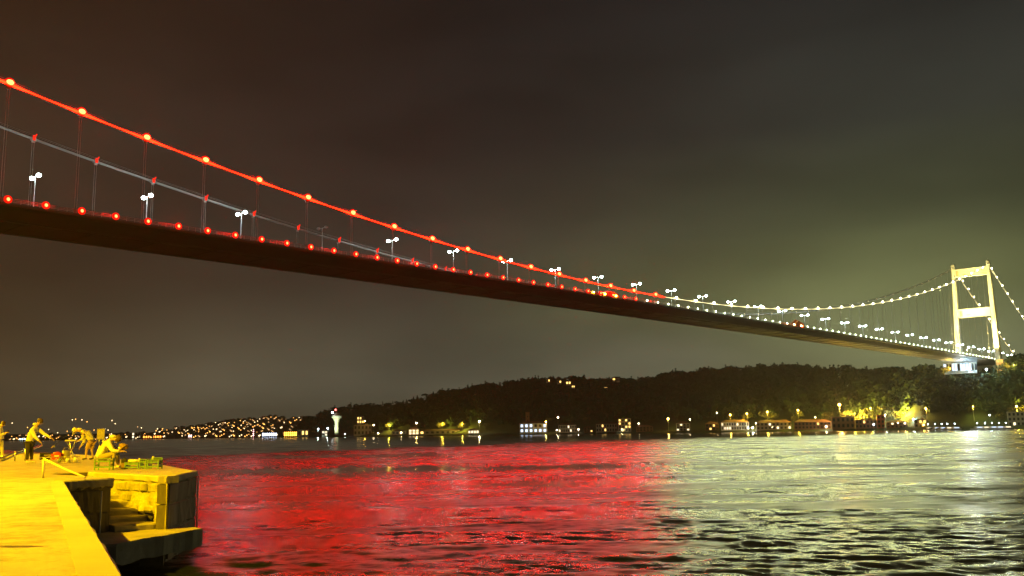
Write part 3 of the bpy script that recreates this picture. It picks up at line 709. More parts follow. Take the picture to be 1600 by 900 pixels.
quay_lamp(Vector((-20.5, 9, QZ)), 'tall sodium street lamp that lights the quay from beyond the left edge', 78000, .85)
quay_lamp(Vector((-44, 46, QZ)), 'tall sodium street lamp further along the quay, beyond the left edge', 130000, -.5)
# posts added outside the frame to cast shadows across the pavement
for (bx_, by_, bh, lab) in ((-5.15, 8.4, .95, 'tall slim post added on the quay beyond the left edge to cast a shadow'), (-5.0, 7.55, .75, 'shorter post added nearer the camera beyond the left edge to cast a shadow')):
    o = thing('shadow_post', lab, 'shadow_post', (bx_, by_, QZ))
    MB().lathe((0, 0, 0), [(.13, 0), (.13, .04), (.075, .08), (.065, bh * .8), (.05, bh * .9), (.02, bh)], 12).build('post', M_dark, o)
# ================================================================ people
M_skin = mat('skin', (.55, .36, .26), .6)
def skin_body(name, pts, edges, rads, mt, parent, sub=2, root=0, smooth=True):
    me = bpy.data.meshes.new(name); me.from_pydata([tuple(p) for p in pts], edges, [])
    o = link(name, me, parent); md = o.modifiers.new('skin', 'SKIN'); md.use_smooth_shade = True
    for i, r_ in enumerate(rads):
        r_ = r_ if isinstance(r_, tuple) else (r_, r_); me.skin_vertices[0].data[i].radius = r_; me.skin_vertices[0].data[i].use_root = i == root
    ms = o.modifiers.new('sub', 'SUBSURF'); ms.levels = sub; ms.render_levels = sub
    me.materials.append(mt)
    return o
def person(label, F, J, jacket, trousers, shoes_m, hair_m, group=None, cap=None, barelegs=False, coat_len=1.0, jr=1.0):
    """J: joints as (photo px, photo py, metres nearer(-) or farther(+) than F)"""
    P = {k: at(v[0], v[1], F + (v[2] if len(v) > 2 else 0)) for k, v in J.items()}
    base = Vector((P['pelvis'].x, P['pelvis'].y, QZ))
    root = thing('person', label, 'person', base)
    P = {k: v - base for k, v in P.items()}
    for s_ in 'ab':                                             # feet stand on the pavement
        P['ankle' + s_].z = max(P['ankle' + s_].z, .09) if P['ankle' + s_].z > .2 else .09
    names = ['pelvis', 'waist', 'chest', 'neck', 'headbase', 'head']
    hd = P['head']; nk = P['neck']; P['headbase'] = nk.lerp(hd, .5)
    names += ['shouldera', 'elbowa', 'wrista', 'handa', 'shoulderb', 'elbowb', 'wristb', 'handb', 'hipa', 'kneea', 'anklea', 'toea', 'hipb', 'kneeb', 'ankleb', 'toeb']
    fac = P['face'].normalized()
    for s_ in 'ab':
        d = (P['hand' + s_] - P['elbow' + s_]).normalized(); P['wrist' + s_] = P['hand' + s_] - d * .09
        kn = P['toe' + s_] if 'toe' + s_ in P else None
        P['toe' + s_] = P['ankle' + s_] + Vector((fac.x, fac.y, 0)).normalized() * .17 + Vector((0, 0, -.055))
    ix = {k: i for i, k in enumerate(names)}
    rr = dict(pelvis=(.14, .11), waist=(.13, .10), chest=(.15, .11), neck=.055, headbase=.06, head=(.092, .10), shoulder=.065, elbow=.043, wrist=.03, hand=(.042, .022), hip=.088, knee=.058, ankle=.04, toe=.035)
    rad_ = [rr.get(k) or rr[k[:-1]] for k in names]
    E_ = [('pelvis', 'waist'), ('waist', 'chest'), ('chest', 'neck'), ('neck', 'headbase'), ('headbase', 'head')]
    for s_ in 'ab': E_ += [('chest', 'shoulder' + s_), ('shoulder' + s_, 'elbow' + s_), ('elbow' + s_, 'wrist' + s_), ('wrist' + s_, 'hand' + s_), ('pelvis', 'hip' + s_), ('hip' + s_, 'knee' + s_), ('knee' + s_, 'ankle' + s_), ('ankle' + s_, 'toe' + s_)]
    pts = [P[k] for k in names]; ed = [(ix[a], ix[b]) for a, b in E_]
    # fingers: five short bent chains from each palm
    for s_ in 'ab':
        h = P['hand' + s_]; d = (h - P['wrist' + s_]).normalized(); side = d.cross(Vector((.2, .1, 1))).normalized(); up_ = side.cross(d)
        for q, (o_, ln) in enumerate(((-.03, .07), (-.01, .085), (.01, .08), (.03, .062))):
            a = h + side * o_ + d * .03; b1 = a + d * ln * .6 - up_ * .012; b2 = b1 + d * ln * .3 - up_ * .035
            k = len(pts); pts += [a, b1, b2]; rad_ += [.010, .009, .007]; ed += [(ix['hand' + s_], k), (k, k + 1), (k + 1, k + 2)]
        a = h - d * .03 + side * -.035; k = len(pts); pts += [a, a - side * .03 + d * .035]; rad_ += [.012, .009]; ed += [(ix['hand' + s_], k), (k, k + 1)]
    skin_body('body', pts, ed, rad_, M_skin, root, 1)
    up_h = (hd - nk).normalized(); fx = (fac - up_h * fac.dot(up_h)).normalized(); sx = up_h.cross(fx)
    hc = hd + up_h * .01
    mb = MB()
    def hp(f, s2, u): return hc + fx * f + sx * s2 + up_h * u
    mb.ball(hp(.104, 0, -.015), .018, 6); mb.ball(hp(.1, 0, -.058), .017, 6, sq=(1, 1, .5))
    for q in (-1, 1): mb.ball(hp(0, q * .09, -.01), .026, 6)
    mb.build('face', M_skin, root)
    mb = MB()
    for q in (-1, 1): mb.ball(hp(.092, q * .034, .018), .012, 6)
    mb.build('eye', M_dark, root)
    hb = MB().ball((0, 0, 0), 1, 12); o = hb.build('cap' if cap else 'hair', cap or hair_m, root)
    Mx = Matrix((fx * .112, sx * .103, up_h * .105)).transposed().to_4x4(); Mx.translation = hc + up_h * .028 - fx * .018
    for v in o.data.vertices: v.co = Mx @ v.co
    if cap:
        MB().box((0, 0, 0), (.12, .15, .014)).build('cap_peak', cap, root).matrix_local = (Matrix.Translation(hc + fx * .14 + up_h * .045) @ Matrix((fx, sx, up_h)).transposed().to_4x4())
    # clothes grown on the same skeleton
    jn = ['waist', 'chest', 'neck', 'shouldera', 'elbowa', 'wrista', 'shoulderb', 'elbowb', 'wristb', 'pelvis']
    jp = [P[k] for k in jn]; jp[2] = P['chest'].lerp(P['neck'], .75)
    jrad = [(.175 * jr, .145 * jr), (.185 * jr, .145 * jr), .085, .092, .068, .05, .092, .068, .05, (.18 * jr * coat_len, .15 * jr * coat_len)]
    je = [(9, 0), (0, 1), (1, 2), (1, 3), (3, 4), (4, 5), (1, 6), (6, 7), (7, 8)]
    jk = skin_body('jacket', jp, je, jrad, jacket, root, 2)
    hoodp = P['neck'] - fx * .07
    MB().ball((hoodp.x, hoodp.y, hoodp.z), .1, 10, sq=(1.1, 1.1, .6)).build('collar', jacket, jk)
    tn = ['pelvis', 'hipa', 'kneea', 'anklea', 'hipb', 'kneeb', 'ankleb']; tp = [P[k] for k in tn]
    if barelegs:
        tp = tp[:2] + [P['hipa'].lerp(P['kneea'], .7)] + [P['hipa'].lerp(P['kneea'], .9)] + [P['hipb'], P['hipb'].lerp(P['kneeb'], .7), P['hipb'].lerp(P['kneeb'], .9)]
        tr = [(.16, .13), .11, .10, .095, .11, .10, .095]
    else:
        tp[3] = P['anklea'] + Vector((0, 0, .03)); tp[6] = P['ankleb'] + Vector((0, 0, .03)); tr = [(.155, .125), .105, .078, .06, .105, .078, .06]
    skin_body('trousers' if not barelegs else 'shorts', tp, [(0, 1), (1, 2), (2, 3), (0, 4), (4, 5), (5, 6)], tr, trousers, root, 2)
    for s_ in 'ab':
        a = P['ankle' + s_]; t = P['toe' + s_]; skin_body('shoe', [a + Vector((0, 0, -.03)) - (t - a).normalized() * .05, a.lerp(t, .5) + Vector((0, 0, -.02)), t + Vector((0, 0, .0))], [(0, 1), (1, 2)], [(.055, .05), (.052, .045), (.05, .032)], shoes_m, root, 2)
    return root, P
M_jw = mat('pale_jacket', (.80, .78, .72), .8, noise=.15, scale=6, bump=.02, bscale=5)
M_jb = mat('cream_coat', (.70, .66, .55), .85, noise=.2, scale=5, bump=.03, bscale=4)
M_tr = mat('dark_trousers', (.035, .03, .03), .85); M_khaki = mat('khaki_trousers', (.34, .29, .18), .85)
M_hair = mat('brown_hair', (.09, .055, .03), .7); M_shoe = mat('white_shoes', (.75, .72, .65), .6); M_shoed = mat('dark_shoes', (.05, .04, .04), .6)
M_shorts = mat('tan_shorts', (.5, .32, .18), .8)
def P_(label, F, J, face, **k):
    """face: world direction the face looks in"""
    global at
    J = dict(J); old = at; tgt = Vector(face)
    base_at = at
    def at2(px, py, Fd):
        return base_at(px, py, Fd)
    pel = base_at(J['pelvis'][0], J['pelvis'][1], F); base = Vector((pel.x, pel.y, QZ))
    J['face'] = (0, 0)
    def at3(px, py, Fd):
        if (px, py) == (0, 0): return base + tgt
        return base_at(px, py, Fd)
    at = at3
    try: r_ = person(label, F, J, **k)
    finally: at = old
    return r_
P_('man in pale jacket and black trousers leaning forward with both arms stretched out', 37.4,
   dict(pelvis=(46.5, 690), waist=(47, 683), chest=(52.5, 672), neck=(58, 664.5), head=(62.5, 659), shouldera=(50, 671.5, -.2), elbowa=(55, 683, -.3), handa=(64, 691.5, -.25), shoulderb=(58, 669, .18), elbowb=(69, 678, .25), handb=(82, 685.5, .2),
        hipa=(44.5, 693, -.1), kneea=(43, 707, -.12), anklea=(42, 721, -.1), hipb=(48.5, 693, .1), kneeb=(49.5, 707, .12), ankleb=(49, 720, .12)),
   (.85, .3, -.45), jacket=M_jw, trousers=M_tr, shoes_m=M_shoe, hair_m=M_hair)
P_('person in a cream coat and pale cap bending over the fishing gear', 42.0,
   dict(pelvis=(142.5, 688), waist=(142, 680), chest=(134, 674.5), neck=(124, 673), head=(118, 672.5), shouldera=(130, 676, -.2), elbowa=(130, 686, -.3), handa=(122, 688.5, -.25), shoulderb=(130, 676, .2), elbowb=(132, 690, .2), handb=(125, 699, .15),
        hipa=(140, 692, -.1), kneea=(135.5, 703, -.1), anklea=(134, 716, -.1), hipb=(145, 692, .1), kneeb=(143.5, 703, .1), ankleb=(145, 715, .1)),
   (-.65, -.1, -.75), jacket=M_jb, trousers=M_shorts, shoes_m=M_shoed, hair_m=M_hair, cap=M_jw, barelegs=True, coat_len=1.25, jr=1.15)
_, PS = P_('man in pale jacket and khaki trousers sitting hunched on a green stool', 29.0,
   dict(pelvis=(156, 713), waist=(157.5, 706), chest=(167, 692), neck=(176, 686), head=(183, 686), shouldera=(169, 692, -.2), elbowa=(176, 705, -.25), handa=(193, 705, -.12), shoulderb=(171, 690, .2), elbowb=(181, 702, .2), handb=(193, 699, .05),
        hipa=(160, 714, -.12), kneea=(180, 708.5, -.18), anklea=(174, 730, -.16), hipb=(160, 713, .12), kneeb=(184, 708, .16), ankleb=(184, 729, .2)),
   (.7, -.1, -.7), jacket=M_jw, trousers=M_khaki, shoes_m=M_shoe, hair_m=M_hair)
c = at(193.5, 697.5, 28.95); o = MB().ball((0, 0, 0), 1, 14, sq=(.15, .13, .085)).tube([(0, 0, -.05), (.02, 0, -.06)], [.16, .17], 16).build('cap', mat('brown_felt', (.30, .19, .10), .9))
o.location = c; o.rotation_euler = (0, .45, 0); o['label'] = 'round brown cap held out in the hands of the sitting man'; o['category'] = 'cap'
P_('standing person in pale clothes cut by the left edge, looking at a phone', 47.0,
   dict(pelvis=(-1, 687), waist=(-1, 681), chest=(0, 672), neck=(2.5, 666), head=(5, 662.5), shouldera=(-1, 670, -.18), elbowa=(0, 680, -.25), handa=(10.5, 676, -.2), shoulderb=(2, 670, .18), elbowb=(4, 680, .2), handb=(11.5, 675.5, .08),
        hipa=(-3, 690, -.1), kneea=(-2, 702, -.1), anklea=(-2, 715, -.1), hipb=(2, 690, .1), kneeb=(3.5, 702, .1), ankleb=(4, 714, .1)),
   (.8, -.1, -.5), jacket=M_jw, trousers=M_jb, shoes_m=M_shoed, hair_m=M_hair)
o = MB().box((0, 0, 0), (.03, .075, .15)).build('phone', M_dark); o.location = at(12.6, 674.5, 46.9); o['label'] = 'small phone held up by the person at the left edge'; o['category'] = 'phone'

# ================================================================ stools, table and the anglers' things
M_green = mat('green_painted_wood', (.16, .30, .09), .6, noise=.35, scale=6)
def bar(mb, a, b, w, h):
    a, b = Vector(a), Vector(b); d = b - a; L = d.length; c = (a + b) / 2; q = d.to_track_quat('X', 'Z').to_matrix()
    vs = [q @ Vector((sx * L / 2, sy * w / 2, sz * h / 2)) + c for sx in (-1, 1) for sy in (-1, 1) for sz in (-1, 1)]
    return mb.add(vs, [(0, 1, 3, 2), (4, 6, 7, 5), (0, 4, 5, 1), (2, 3, 7, 6), (0, 2, 6, 4), (1, 5, 7, 3)])
def stool(label, px0, px1, py, hpx, depth=.34, rz=0, slats=4, group=None, back=0):
    p = onz((px0 + px1) / 2, py, QZ); sc = p.y / FPX; w = (px1 - px0) * sc; h = hpx * sc
    o = thing('wooden_stool' if not back else 'low_chair', label, 'stool' if not back else 'chair', (p.x, p.y + depth / 2, QZ), rz, group)
    for sx in (-1, 1):
        for sy in (-1, 1):
            hh = h + (back if sy > 0 else 0)
            bar(MB(), (sx * (w / 2 - .02), sy * (depth / 2 - .02), 0), (sx * (w / 2 - .02), sy * (depth / 2 - .02), hh), .035, .035).build('leg', M_green, o)
    for i in range(slats):
        y = -depth / 2 + (i + .5) * depth / slats; MB().box((0, y, h + .01), (w + .02, depth / slats - .012, .018)).build('seat_slat', M_green, o)
    for sy in (-1, 1):
        for z in (.28, .8): MB().box((0, sy * (depth / 2 - .02), h * z), (w - .04, .02, .045)).build('rail', M_green, o)
    for sx in (-1, 1): MB().box((sx * (w / 2 - .02), 0, h * .45), (.02, depth - .06, .04)).build('rail', M_green, o)
    if back:
        for z in (.45, .9): MB().box((0, depth / 2 - .02, h + back * z), (w - .02, .02, .05)).build('back_rail', M_green, o)
    return o
stool('low green slatted stool under the sitting man', 146, 170.5, 735, 17, rz=.05)
tb_ = stool('low green table with a rumpled white bag on it', 194, 215.5, 733, 9.5, depth=.4); tb_.name = 'low_table'; tb_['category'] = 'table'
stool('narrow empty green stool between the low table and the green chair', 217, 228, 733, 14, depth=.3, slats=3)
stool('empty low green chair at the right end of the group', 229, 247.5, 733, 13, depth=.34, back=.06)
def lump(name, label, cat, p, r, sq, mt, n=12, seed=1, rough=.18):
    g = random.Random(seed); mb = MB().ball((0, 0, 0), r, n, sq=sq)
    mb.v = [tuple(Vector(v) * (1 + g.uniform(-rough, rough))) for v in mb.v]
    o = mb.build(name, mt); o.location = p; o['label'] = label; o['category'] = cat; return o
tbp = tb_.location
M_plast = mat('white_plastic', (.8, .78, .72), .45)
lump('plastic_bag', 'rumpled white bag lying on the low green table', 'bag', tbp + Vector((-.02, 0, .235)), .16, (1.15, .8, .34), M_plast)
lump('food_packet', 'small yellow-white packet at the right end of the low table', 'packet', tbp + Vector((.18, -.02, .25)), .06, (.9, .8, 1.1), mat('cream_paper', (.7, .6, .4), .8), seed=4)
o = MB().lathe((0, 0, 0), [(.03, 0), (.034, .09), (.036, .1), (.03, .1)], 10).build('paper_cup', M_plast); p = onz(233, 733, QZ); o.location = (p.x, p.y + .28, QZ + .335); o['label'] = 'paper cup standing on the back of the right-hand green chair'; o['category'] = 'cup'
o.location.z = QZ + 13 * p.y / FPX + .02
# flask and dark bag between man and table
o = thing('rucksack', 'dark rucksack standing between the man and the low table', 'bag', onz(190, 733, QZ) + Vector((0, .2, 0)))
lump_o = MB().box((0, 0, .14), (.16, .14, .28)).ball((0, 0, .27), .085, 10, sq=(1, .85, .6)).build('body', M_dark, o); MB().box((0, -.09, .11), (.11, .05, .14)).build('pocket', mat('brown_canvas', (.2, .13, .07), .9), o)
MB().tube([(-.04, 0, .3), (0, 0, .36), (.04, 0, .3)], .01, 5).build('strap', M_dark, o)
# sign board behind the anglers
sp = onz(157, 706, QZ); sp = Vector((sp.x, 43.5, QZ)); q0 = at(151.5, 686, 43.5); q1 = at(164, 670.5, 43.5)
o = thing('notice_board', 'pale square notice board on two posts behind the bending person', 'sign', ((q0.x + q1.x) / 2, 43.5, QZ))
w = q1.x - q0.x; z0 = q0.z - QZ; z1 = q1.z - QZ
MB().box((0, 0, (z0 + z1) / 2), (w, .03, z1 - z0)).build('board', mat('board_paint', (.5, .46, .36), .6, noise=.15, scale=4), o)
for sx in (-.07, .1): MB().tube([(sx, .03, 0), (sx, .03, z1 - .05)], .03, 8).build('post', M_steel, o)
MB().box((0, .0, z1 + .01), (w + .03, .05, .03)).box((0, 0, z0 - .01), (w + .03, .05, .03)).build('frame', M_steel, o)
# fishing gear at the far edge of the quay
fp = lambda px, F: Vector((at(px, 700, F).x, F, QZ))
tp = fp(112, 42.5); o = thing('folding_table', 'small folding table with a white tray beside the bending person', 'table', tp)
hz_ = at(112, 689.5, 42.5).z - QZ
MB().box((0, 0, hz_), (.5, .35, .02)).build('top', M_steel, o)
for sx in (-1, 1): MB().tube([(sx * .2, -.14, 0), (-sx * .2, .14, hz_)], .012, 5).tube([(sx * .2, .14, 0), (-sx * .2, -.14, hz_)], .012, 5).build('leg', M_steel, o)
o = MB().box((0, 0, .02), (.46, .3, .015)).box((0, -.15, .04), (.46, .012, .05)).box((0, .15, .04), (.46, .012, .05)).box((-.23, 0, .04), (.012, .3, .05)).box((.23, 0, .04), (.012, .3, .05)).build('white_tray', M_plast); o.location = tp + Vector((0, 0, hz_)); o['label'] = 'shallow white tray on the small folding table'; o['category'] = 'tray'
bp_ = fp(104, 41.5); o = thing('bucket', 'tall grey bucket in front of the folding table', 'bucket', bp_)
MB().lathe((0, 0, 0), [(.13, 0), (.17, .42), (.18, .43), (.16, .42), (.12, .05)], 14).build('body', mat('grey_plastic', (.30, .28, .24), .6), o)
MB().tube([(-.17, 0, .42), (-.1, 0, .52), (0, 0, .56), (.1, 0, .52), (.17, 0, .42)], .008, 5).build('handle', M_steel, o)
o = thing('tackle_bag', 'red and white tackle bag hanging on the far quay edge by the bucket', 'bag', fp(90, 41.2))
MB().box((0, 0, .17), (.42, .26, .26)).ball((0, 0, .28), .2, 10, sq=(1.05, .65, .5)).build('body', mat('red_nylon', (.55, .05, .02), .6), o); MB().box((.05, -.14, .2), (.2, .04, .07)).build('pocket', M_plast, o)
o = thing('tool_crate', 'dark crate of tangled lines between the leaning man and the bag', 'crate', fp(75, 42.2))
for z in (.06, .17, .28): 
    for sy in (-1, 1): MB().box((0, sy * .18, z), (.5, .015, .075)).build('slat', M_dark, o)
for sx in (-1, 1): MB().box((sx * .25, 0, .17), (.015, .34, .3)).build('end_panel', M_dark, o)
o = thing('fishing_rod', 'dark fishing rod leaning up to the right beside the bent person', 'fishing rod')
a = at(80, 700, 43); b_ = at(110, 676, 43.5); MB().tube([a, a.lerp(b_, .3), b_], [.014, .011, .004], 6).build('blank', M_dark, o); MB().tube([a, a.lerp(b_, .14)], .02, 8).build('grip', mat('cork', (.45, .3, .16), .9), o)
MB().ball(tuple(a.lerp(b_, .17) + Vector((0, 0, -.05))), .04, 8).build('reel', M_steel, o)
# long low wire rack along the quay
o = thing('wire_rack', 'long low wire rack holding bright bottles behind the handrail', 'rack', onz(94, 724, QZ))
ww = 62 * o.location.y / FPX / 2
for z in (.03, .24): MB().tube([(-ww, 0, z), (ww, 0, z)], .012, 5).build('rail', M_steel, o)
k = 0
for i in range(15):
    x = -ww + (i + .5) * ww * 2 / 15; s2 = .07 if i % 2 else -.07
    MB().tube([(x - s2, 0, .03), (x + s2, 0, .24)], .009, 4).build('wire', M_steel, o)
for i, (px, m_) in enumerate(((102, M_plast), (105, M_steel), (115, M_plast), (90, M_green))):
    q = MB().lathe((0, 0, 0), [(.05, 0), (.055, .12), (.03, .16), (.02, .19)], 10).build('bottle', m_); p = onz(px, 723, QZ); q.location = p + Vector((0, .15, 0))
    q['label'] = ['white bottle standing behind the middle of the wire rack', 'silver bottle right beside the middle white one', 'largest white bottle behind the right part of the rack', 'green bottle behind the rack, leftmost of the bottles'][i]; q['category'] = 'bottle'
    if i == 2: q.scale = (1.5, 1.5, 1.1)

# ================================================================ the far shore
def house(label, px0, px1, hpx, F, rows=2, cols=5, wall=M_white, roofm=None, win=E_win, litp=.5, roof='hip', depth=12, zb=2.2, cat='house', name='house', group=None, porch=False, dark=None, ww=.5, wh=.55, dF=0):
    pl, pr = at(px0, 670, F), at(px1, 670, F); w = (pr - pl).length; h = hpx * F / FPX
    c = (pl + pr) / 2; rz = -math.atan2(c.x, c.y) * .9
    o = thing(name, label, cat, (c.x, c.y + depth / 2, zb), rz, group)
    rh = 0 if roof == 'flat' else min(2.6, h * .28); wallh = h - rh
    MB().box((0, 0, wallh / 2 - .6), (w, depth, wallh + 1.2)).box((0, -depth / 2 - .06, wallh - .12), (w + .3, .2, .24)).build('wall', wall, o)
    rm = roofm or M_roof
    if roof == 'flat': MB().box((0, 0, wallh + .15), (w + .5, depth + .5, .3)).box((w * .2, 0, wallh + .9), (w * .16, 2.5, 1.3)).build('roof', rm, o)
    else:
        e = .5; ri = min(w, depth) * .42 if roof == 'hip' else 0
        vs = [(-w / 2 - e, -depth / 2 - e, wallh), (w / 2 + e, -depth / 2 - e, wallh), (w / 2 + e, depth / 2 + e, wallh), (-w / 2 - e, depth / 2 + e, wallh), (-w / 2 + ri, 0, h), (w / 2 - ri, 0, h)]
        MB().add(vs, [(0, 1, 5, 4), (1, 2, 5), (2, 3, 4, 5), (3, 0, 4), (0, 3, 2, 1)]).build('roof', rm, o)
    g = random.Random(hash(label) % 1000 if False else len(label) * 7 + int(px0))
    sw, sh = w / cols, wallh / rows
    fm = MB().box((0, 0, 0), (sw * ww + .3, .12, sh * wh + .3)).mesh('frame', M_white); pm = {}
    for key, mt in (('lit', win), ('off', dark or M_glass)): pm[key] = MB().box((0, 0, 0), (sw * ww, .16, sh * wh)).box((0, -.1, 0), (.12, .06, sh * wh)).mesh('window', mt)
    for r_ in range(rows):
        for q in range(cols):
            x = -w / 2 + (q + .5) * sw; z = (r_ + .52) * sh
            wo_ = link('window', pm['lit' if g.random() < litp else 'off'], o, (x, -depth / 2 - .02, z))
            if sw * ww > 2.2: link('sill', MB().box((0, -.12, -sh * wh / 2 - .12), (sw * ww + .3, .3, .12)).mesh('sill', M_white), wo_)
    if porch:
        for r_ in range(1, rows + 1): MB().box((0, -depth / 2 - .9, r_ * sh - .1), (w * .96, 1.8, .2)).build('balcony', M_white, o)
        pmesh = MB().box((0, 0, 0), (.3, .3, wallh)).mesh('column', M_white)
        for q in range(cols + 1): link('column', pmesh, o, (-w * .47 + q * w * .94 / cols, -depth / 2 - 1.7, wallh / 2))
    return o, w, wallh, depth
M_roof = mat('tile_roof', (.13, .06, .04), .9); M_glass = mat('dark_window_glass', (.02, .022, .025), .15); M_brown = mat('brown_timber_wall', (.22, .11, .06), .8); M_grey = mat('grey_render', (.30, .28, .25), .85); M_cream = mat('cream_render', (.62, .56, .42), .8); M_redw = mat('red_wall', (.35, .04, .03), .7)
SH = lambda px: float(np.interp(px, [440, 560, 640, 800, 1000, 1200, 1400, 1500, 1600], [1780, 1490, 1350, 1208, 1058, 948, 848, 768, 745])) + 7
def lamp(px, py, bulb, label, F=None, r=.8, arm=False, h=None, group='lamps along the far shore', light=None, col=None):
    F = F or SH(px) - 2; p = at(px, py, F); p.z = max(p.z + OFF(px), 4.5)
    o = thing('shore_lamp', label, 'street lamp', (p.x, p.y, 2.0 if h is None else p.z - h), 0, group)
    H = p.z - o.location.z
    MB().lathe((0, 0, 0), [(.16, 0), (.12, .6), (.07, H - r * .5)], 6).build('pole', M_steel, o)
    MB().ball((0, 0, H), r, 8, sq=(1, 1, .8)).build('lamp_glass', bulb, o)
    MB().lathe((0, 0, H + r * .78), [(r * .5, 0), (r * .1, r * .25)], 8).build('lamp_cap', M_steel, o)
    if light:
        l = bpy.data.lights.new('lamp_light', 'POINT'); l.energy = light; l.color = col; l.shadow_soft_size = r * .8
        link('lamp_light', l, o, (0, 0, H - r - .3) if False else (0, -r * 1.4, H))
    return o
# the fitted horizon lies a few pixels off the shore in the photograph: keep the lights in step with the shore built here
OFF = lambda px: float(np.interp(px, [300, 640, 900, 1312, 1600], [2.5, 3.0, 3.0, -.5, -4])) * SH(max(px, 440)) / FPX
HS_ = [
 ('pale lit boathouse wall left of the control tower', 464, 481, 10, 1, 3, M_cream, M_roof, E_win, .2, 'flat', {}),
 ('white house glowing at the foot of the control tower', 502, 511, 10, 2, 2, M_white, M_grey, E_winw, .9, 'hip', {}),
 ('dark broad warehouse right of the control tower', 552, 580, 16, 2, 5, M_grey, M_grey, E_win, 0, 'flat', {}),
 ('small white house with pale lit front between yellow trees', 638, 654, 11, 2, 3, M_white, M_roof, E_winw, .8, 'hip', {}),
 ('low dark house left of the small white lit house', 612, 634, 8, 1, 4, M_grey, M_roof, E_win, .3, 'hip', {}),
 ('low white pavilion by the bright yellow lamp, leftmost in mid shore', 731, 748, 8, 1, 4, M_white, M_roof, E_winw, 1, 'hip', {}),
 ('long dark waterside house left of the red-roofed one', 655, 728, 8, 1, 9, M_grey, M_roof, E_win, .05, 'hip', {}),
 ('waterside mansion with red roof and blue-white lit front', 812, 855, 18, 2, 6, M_white, M_roof, E_winb, .85, 'hip', {'porch': True}),
 ('white waterside mansion with a dark row of upper windows', 873, 901, 15, 2, 8, M_cream, M_roof, E_winw, .1, 'hip', {}),
 ('small dim brick house between the two pale mansions', 913, 927, 10, 2, 3, M_brown, M_roof, E_win, .1, 'hip', {}),
 ('broad cream mansion lit by floodlights at both corners', 932, 965, 16, 2, 8, M_cream, M_roof, E_win, .2, 'hip', {}),
 ('tall terraced apartment house right of the cream mansion', 967, 987, 20, 4, 4, M_grey, M_roof, E_win, .35, 'flat', {'porch': True}),
 ('low dim house with a wide roof right of the terraced apartments', 995, 1021, 10, 2, 5, M_brown, M_roof, E_win, .1, 'hip', {}),
 ('house with stacked pale balconies right of the round yellow lamp', 1058, 1079, 15, 3, 4, M_grey, M_roof, E_winw, .3, 'hip', {'porch': True}),
 ('unlit brown timber house left of the colonnaded mansion', 1104, 1125, 14, 2, 4, M_brown, M_roof, E_win, .1, 'hip', {}),
 ('long white mansion with two storeys of columns', 1129, 1172, 16, 2, 11, M_white, M_roof, E_winw, .25, 'hip', {'porch': True}),
 ('dark waterside block with a few lit windows', 1185, 1238, 15, 2, 9, M_grey, M_roof, E_winw, .12, 'hip', {}),
 ('long reddish timber mansion with tiled roof', 1245, 1300, 15, 2, 10, M_brown, M_roof, E_win, .1, 'hip', {}),
 ('dark square block beside the tall orange lamp', 1304, 1338, 18, 2, 5, M_brown, M_grey, E_win, 0, 'flat', {}),
 ('low brown house below the rounded yellow tree', 1341, 1373, 13, 2, 6, M_brown, M_roof, E_win, .15, 'flat', {}),
 ('small red house below the pale green tree', 1375, 1386, 20, 3, 2, M_redw, M_roof, E_win, .1, 'flat', {}),
 ('low red-brown house left of the blue-white lamp', 1390, 1420, 12, 2, 5, M_brown, M_roof, E_winw, .4, 'hip', {}),
 ('low boatyard office right of the orange lamp tree', 1434, 1452, 12, 2, 3, M_grey, M_roof, E_win, .4, 'flat', {}),
 ('large dark waterside building at the right edge', 1584, 1625, 22, 3, 7, M_grey, M_grey, E_winw, .2, 'flat', {}),
]
for lab, x0, x1, hp_, rw, cl_, wl, rf, wn, lp_, rt_, kw in HS_:
    F = SH((x0 + x1) / 2); house(lab, x0, x1, hp_, F, rw, cl_, wl, rf, wn, lp_, rt_, depth=11, **kw)
# control tower with mushroom head
F = SH(526) + 20; p = at(526, 670, F); hpx = 34; H = hpx * F / FPX
o = thing('control_tower', 'slender pale control tower with a mushroom head and red and white lights', 'tower', (p.x, p.y, 3))
MB().lathe((0, 0, 0), [(3.8, 0), (3.4, H * .3), (3.2, H * .55), (4.4, H * .68), (8.2, H * .80)], 16).build('shaft', M_cream, o)
MB().lathe((0, 0, H * .80), [(8.2, 0), (8.8, 1), (8.0, 3.4), (6.5, 4)], 16).build('cabin', M_white, o)
MB().lathe((0, 0, H * .80 + 4), [(5.2, 0), (5.0, 2.8), (1.0, 3.6)], 14).tube([(0, 0, H * .8 + 7), (0, 0, H + 6)], .35, 6).build('roof', M_grey, o)
MB().ball((-1.5, -4, H + 5.5), 1.6, 8).build('red_beacon', emit('red_beacon_glass', (1, .12, .10), 9), o); MB().ball((-6.5, -5, H + 1), 1.7, 8).build('white_beacon', emit('white_beacon_glass', (.9, .95, 1), 10), o)
l = bpy.data.lights.new('tower_wash', 'SPOT'); l.energy = 2.2e5; l.color = (.8, 1, .62); l.spot_size = R(50); l.spot_blend = .7; l.shadow_soft_size = 1
lo = link('tower_wash', l, o, (-6, -42, 6)); lo.rotation_euler = Vector((6, 42, 14)).to_track_quat('-Z', 'Y').to_euler()
# brick chimney tower behind the red-roofed mansion
F = SH(824) + 30; p = at(824.5, 660, F); H = 32 * F / FPX
o = thing('brick_tower', 'dim square brick tower rising behind the red-roofed mansion', 'tower', (p.x, p.y, 2))
MB().box((0, 0, H / 2), (5, 5, H)).build('shaft', mat('tower_brick', (.34, .18, .09), .85), o); MB().box((0, 0, H + .4), (6, 6, .9)).build('cornice', M_roof, o)
for z in (.4, .6, .8): MB().box((0, -2.52, H * z), (1.0, .1, 2)).build('window', M_glass, o)
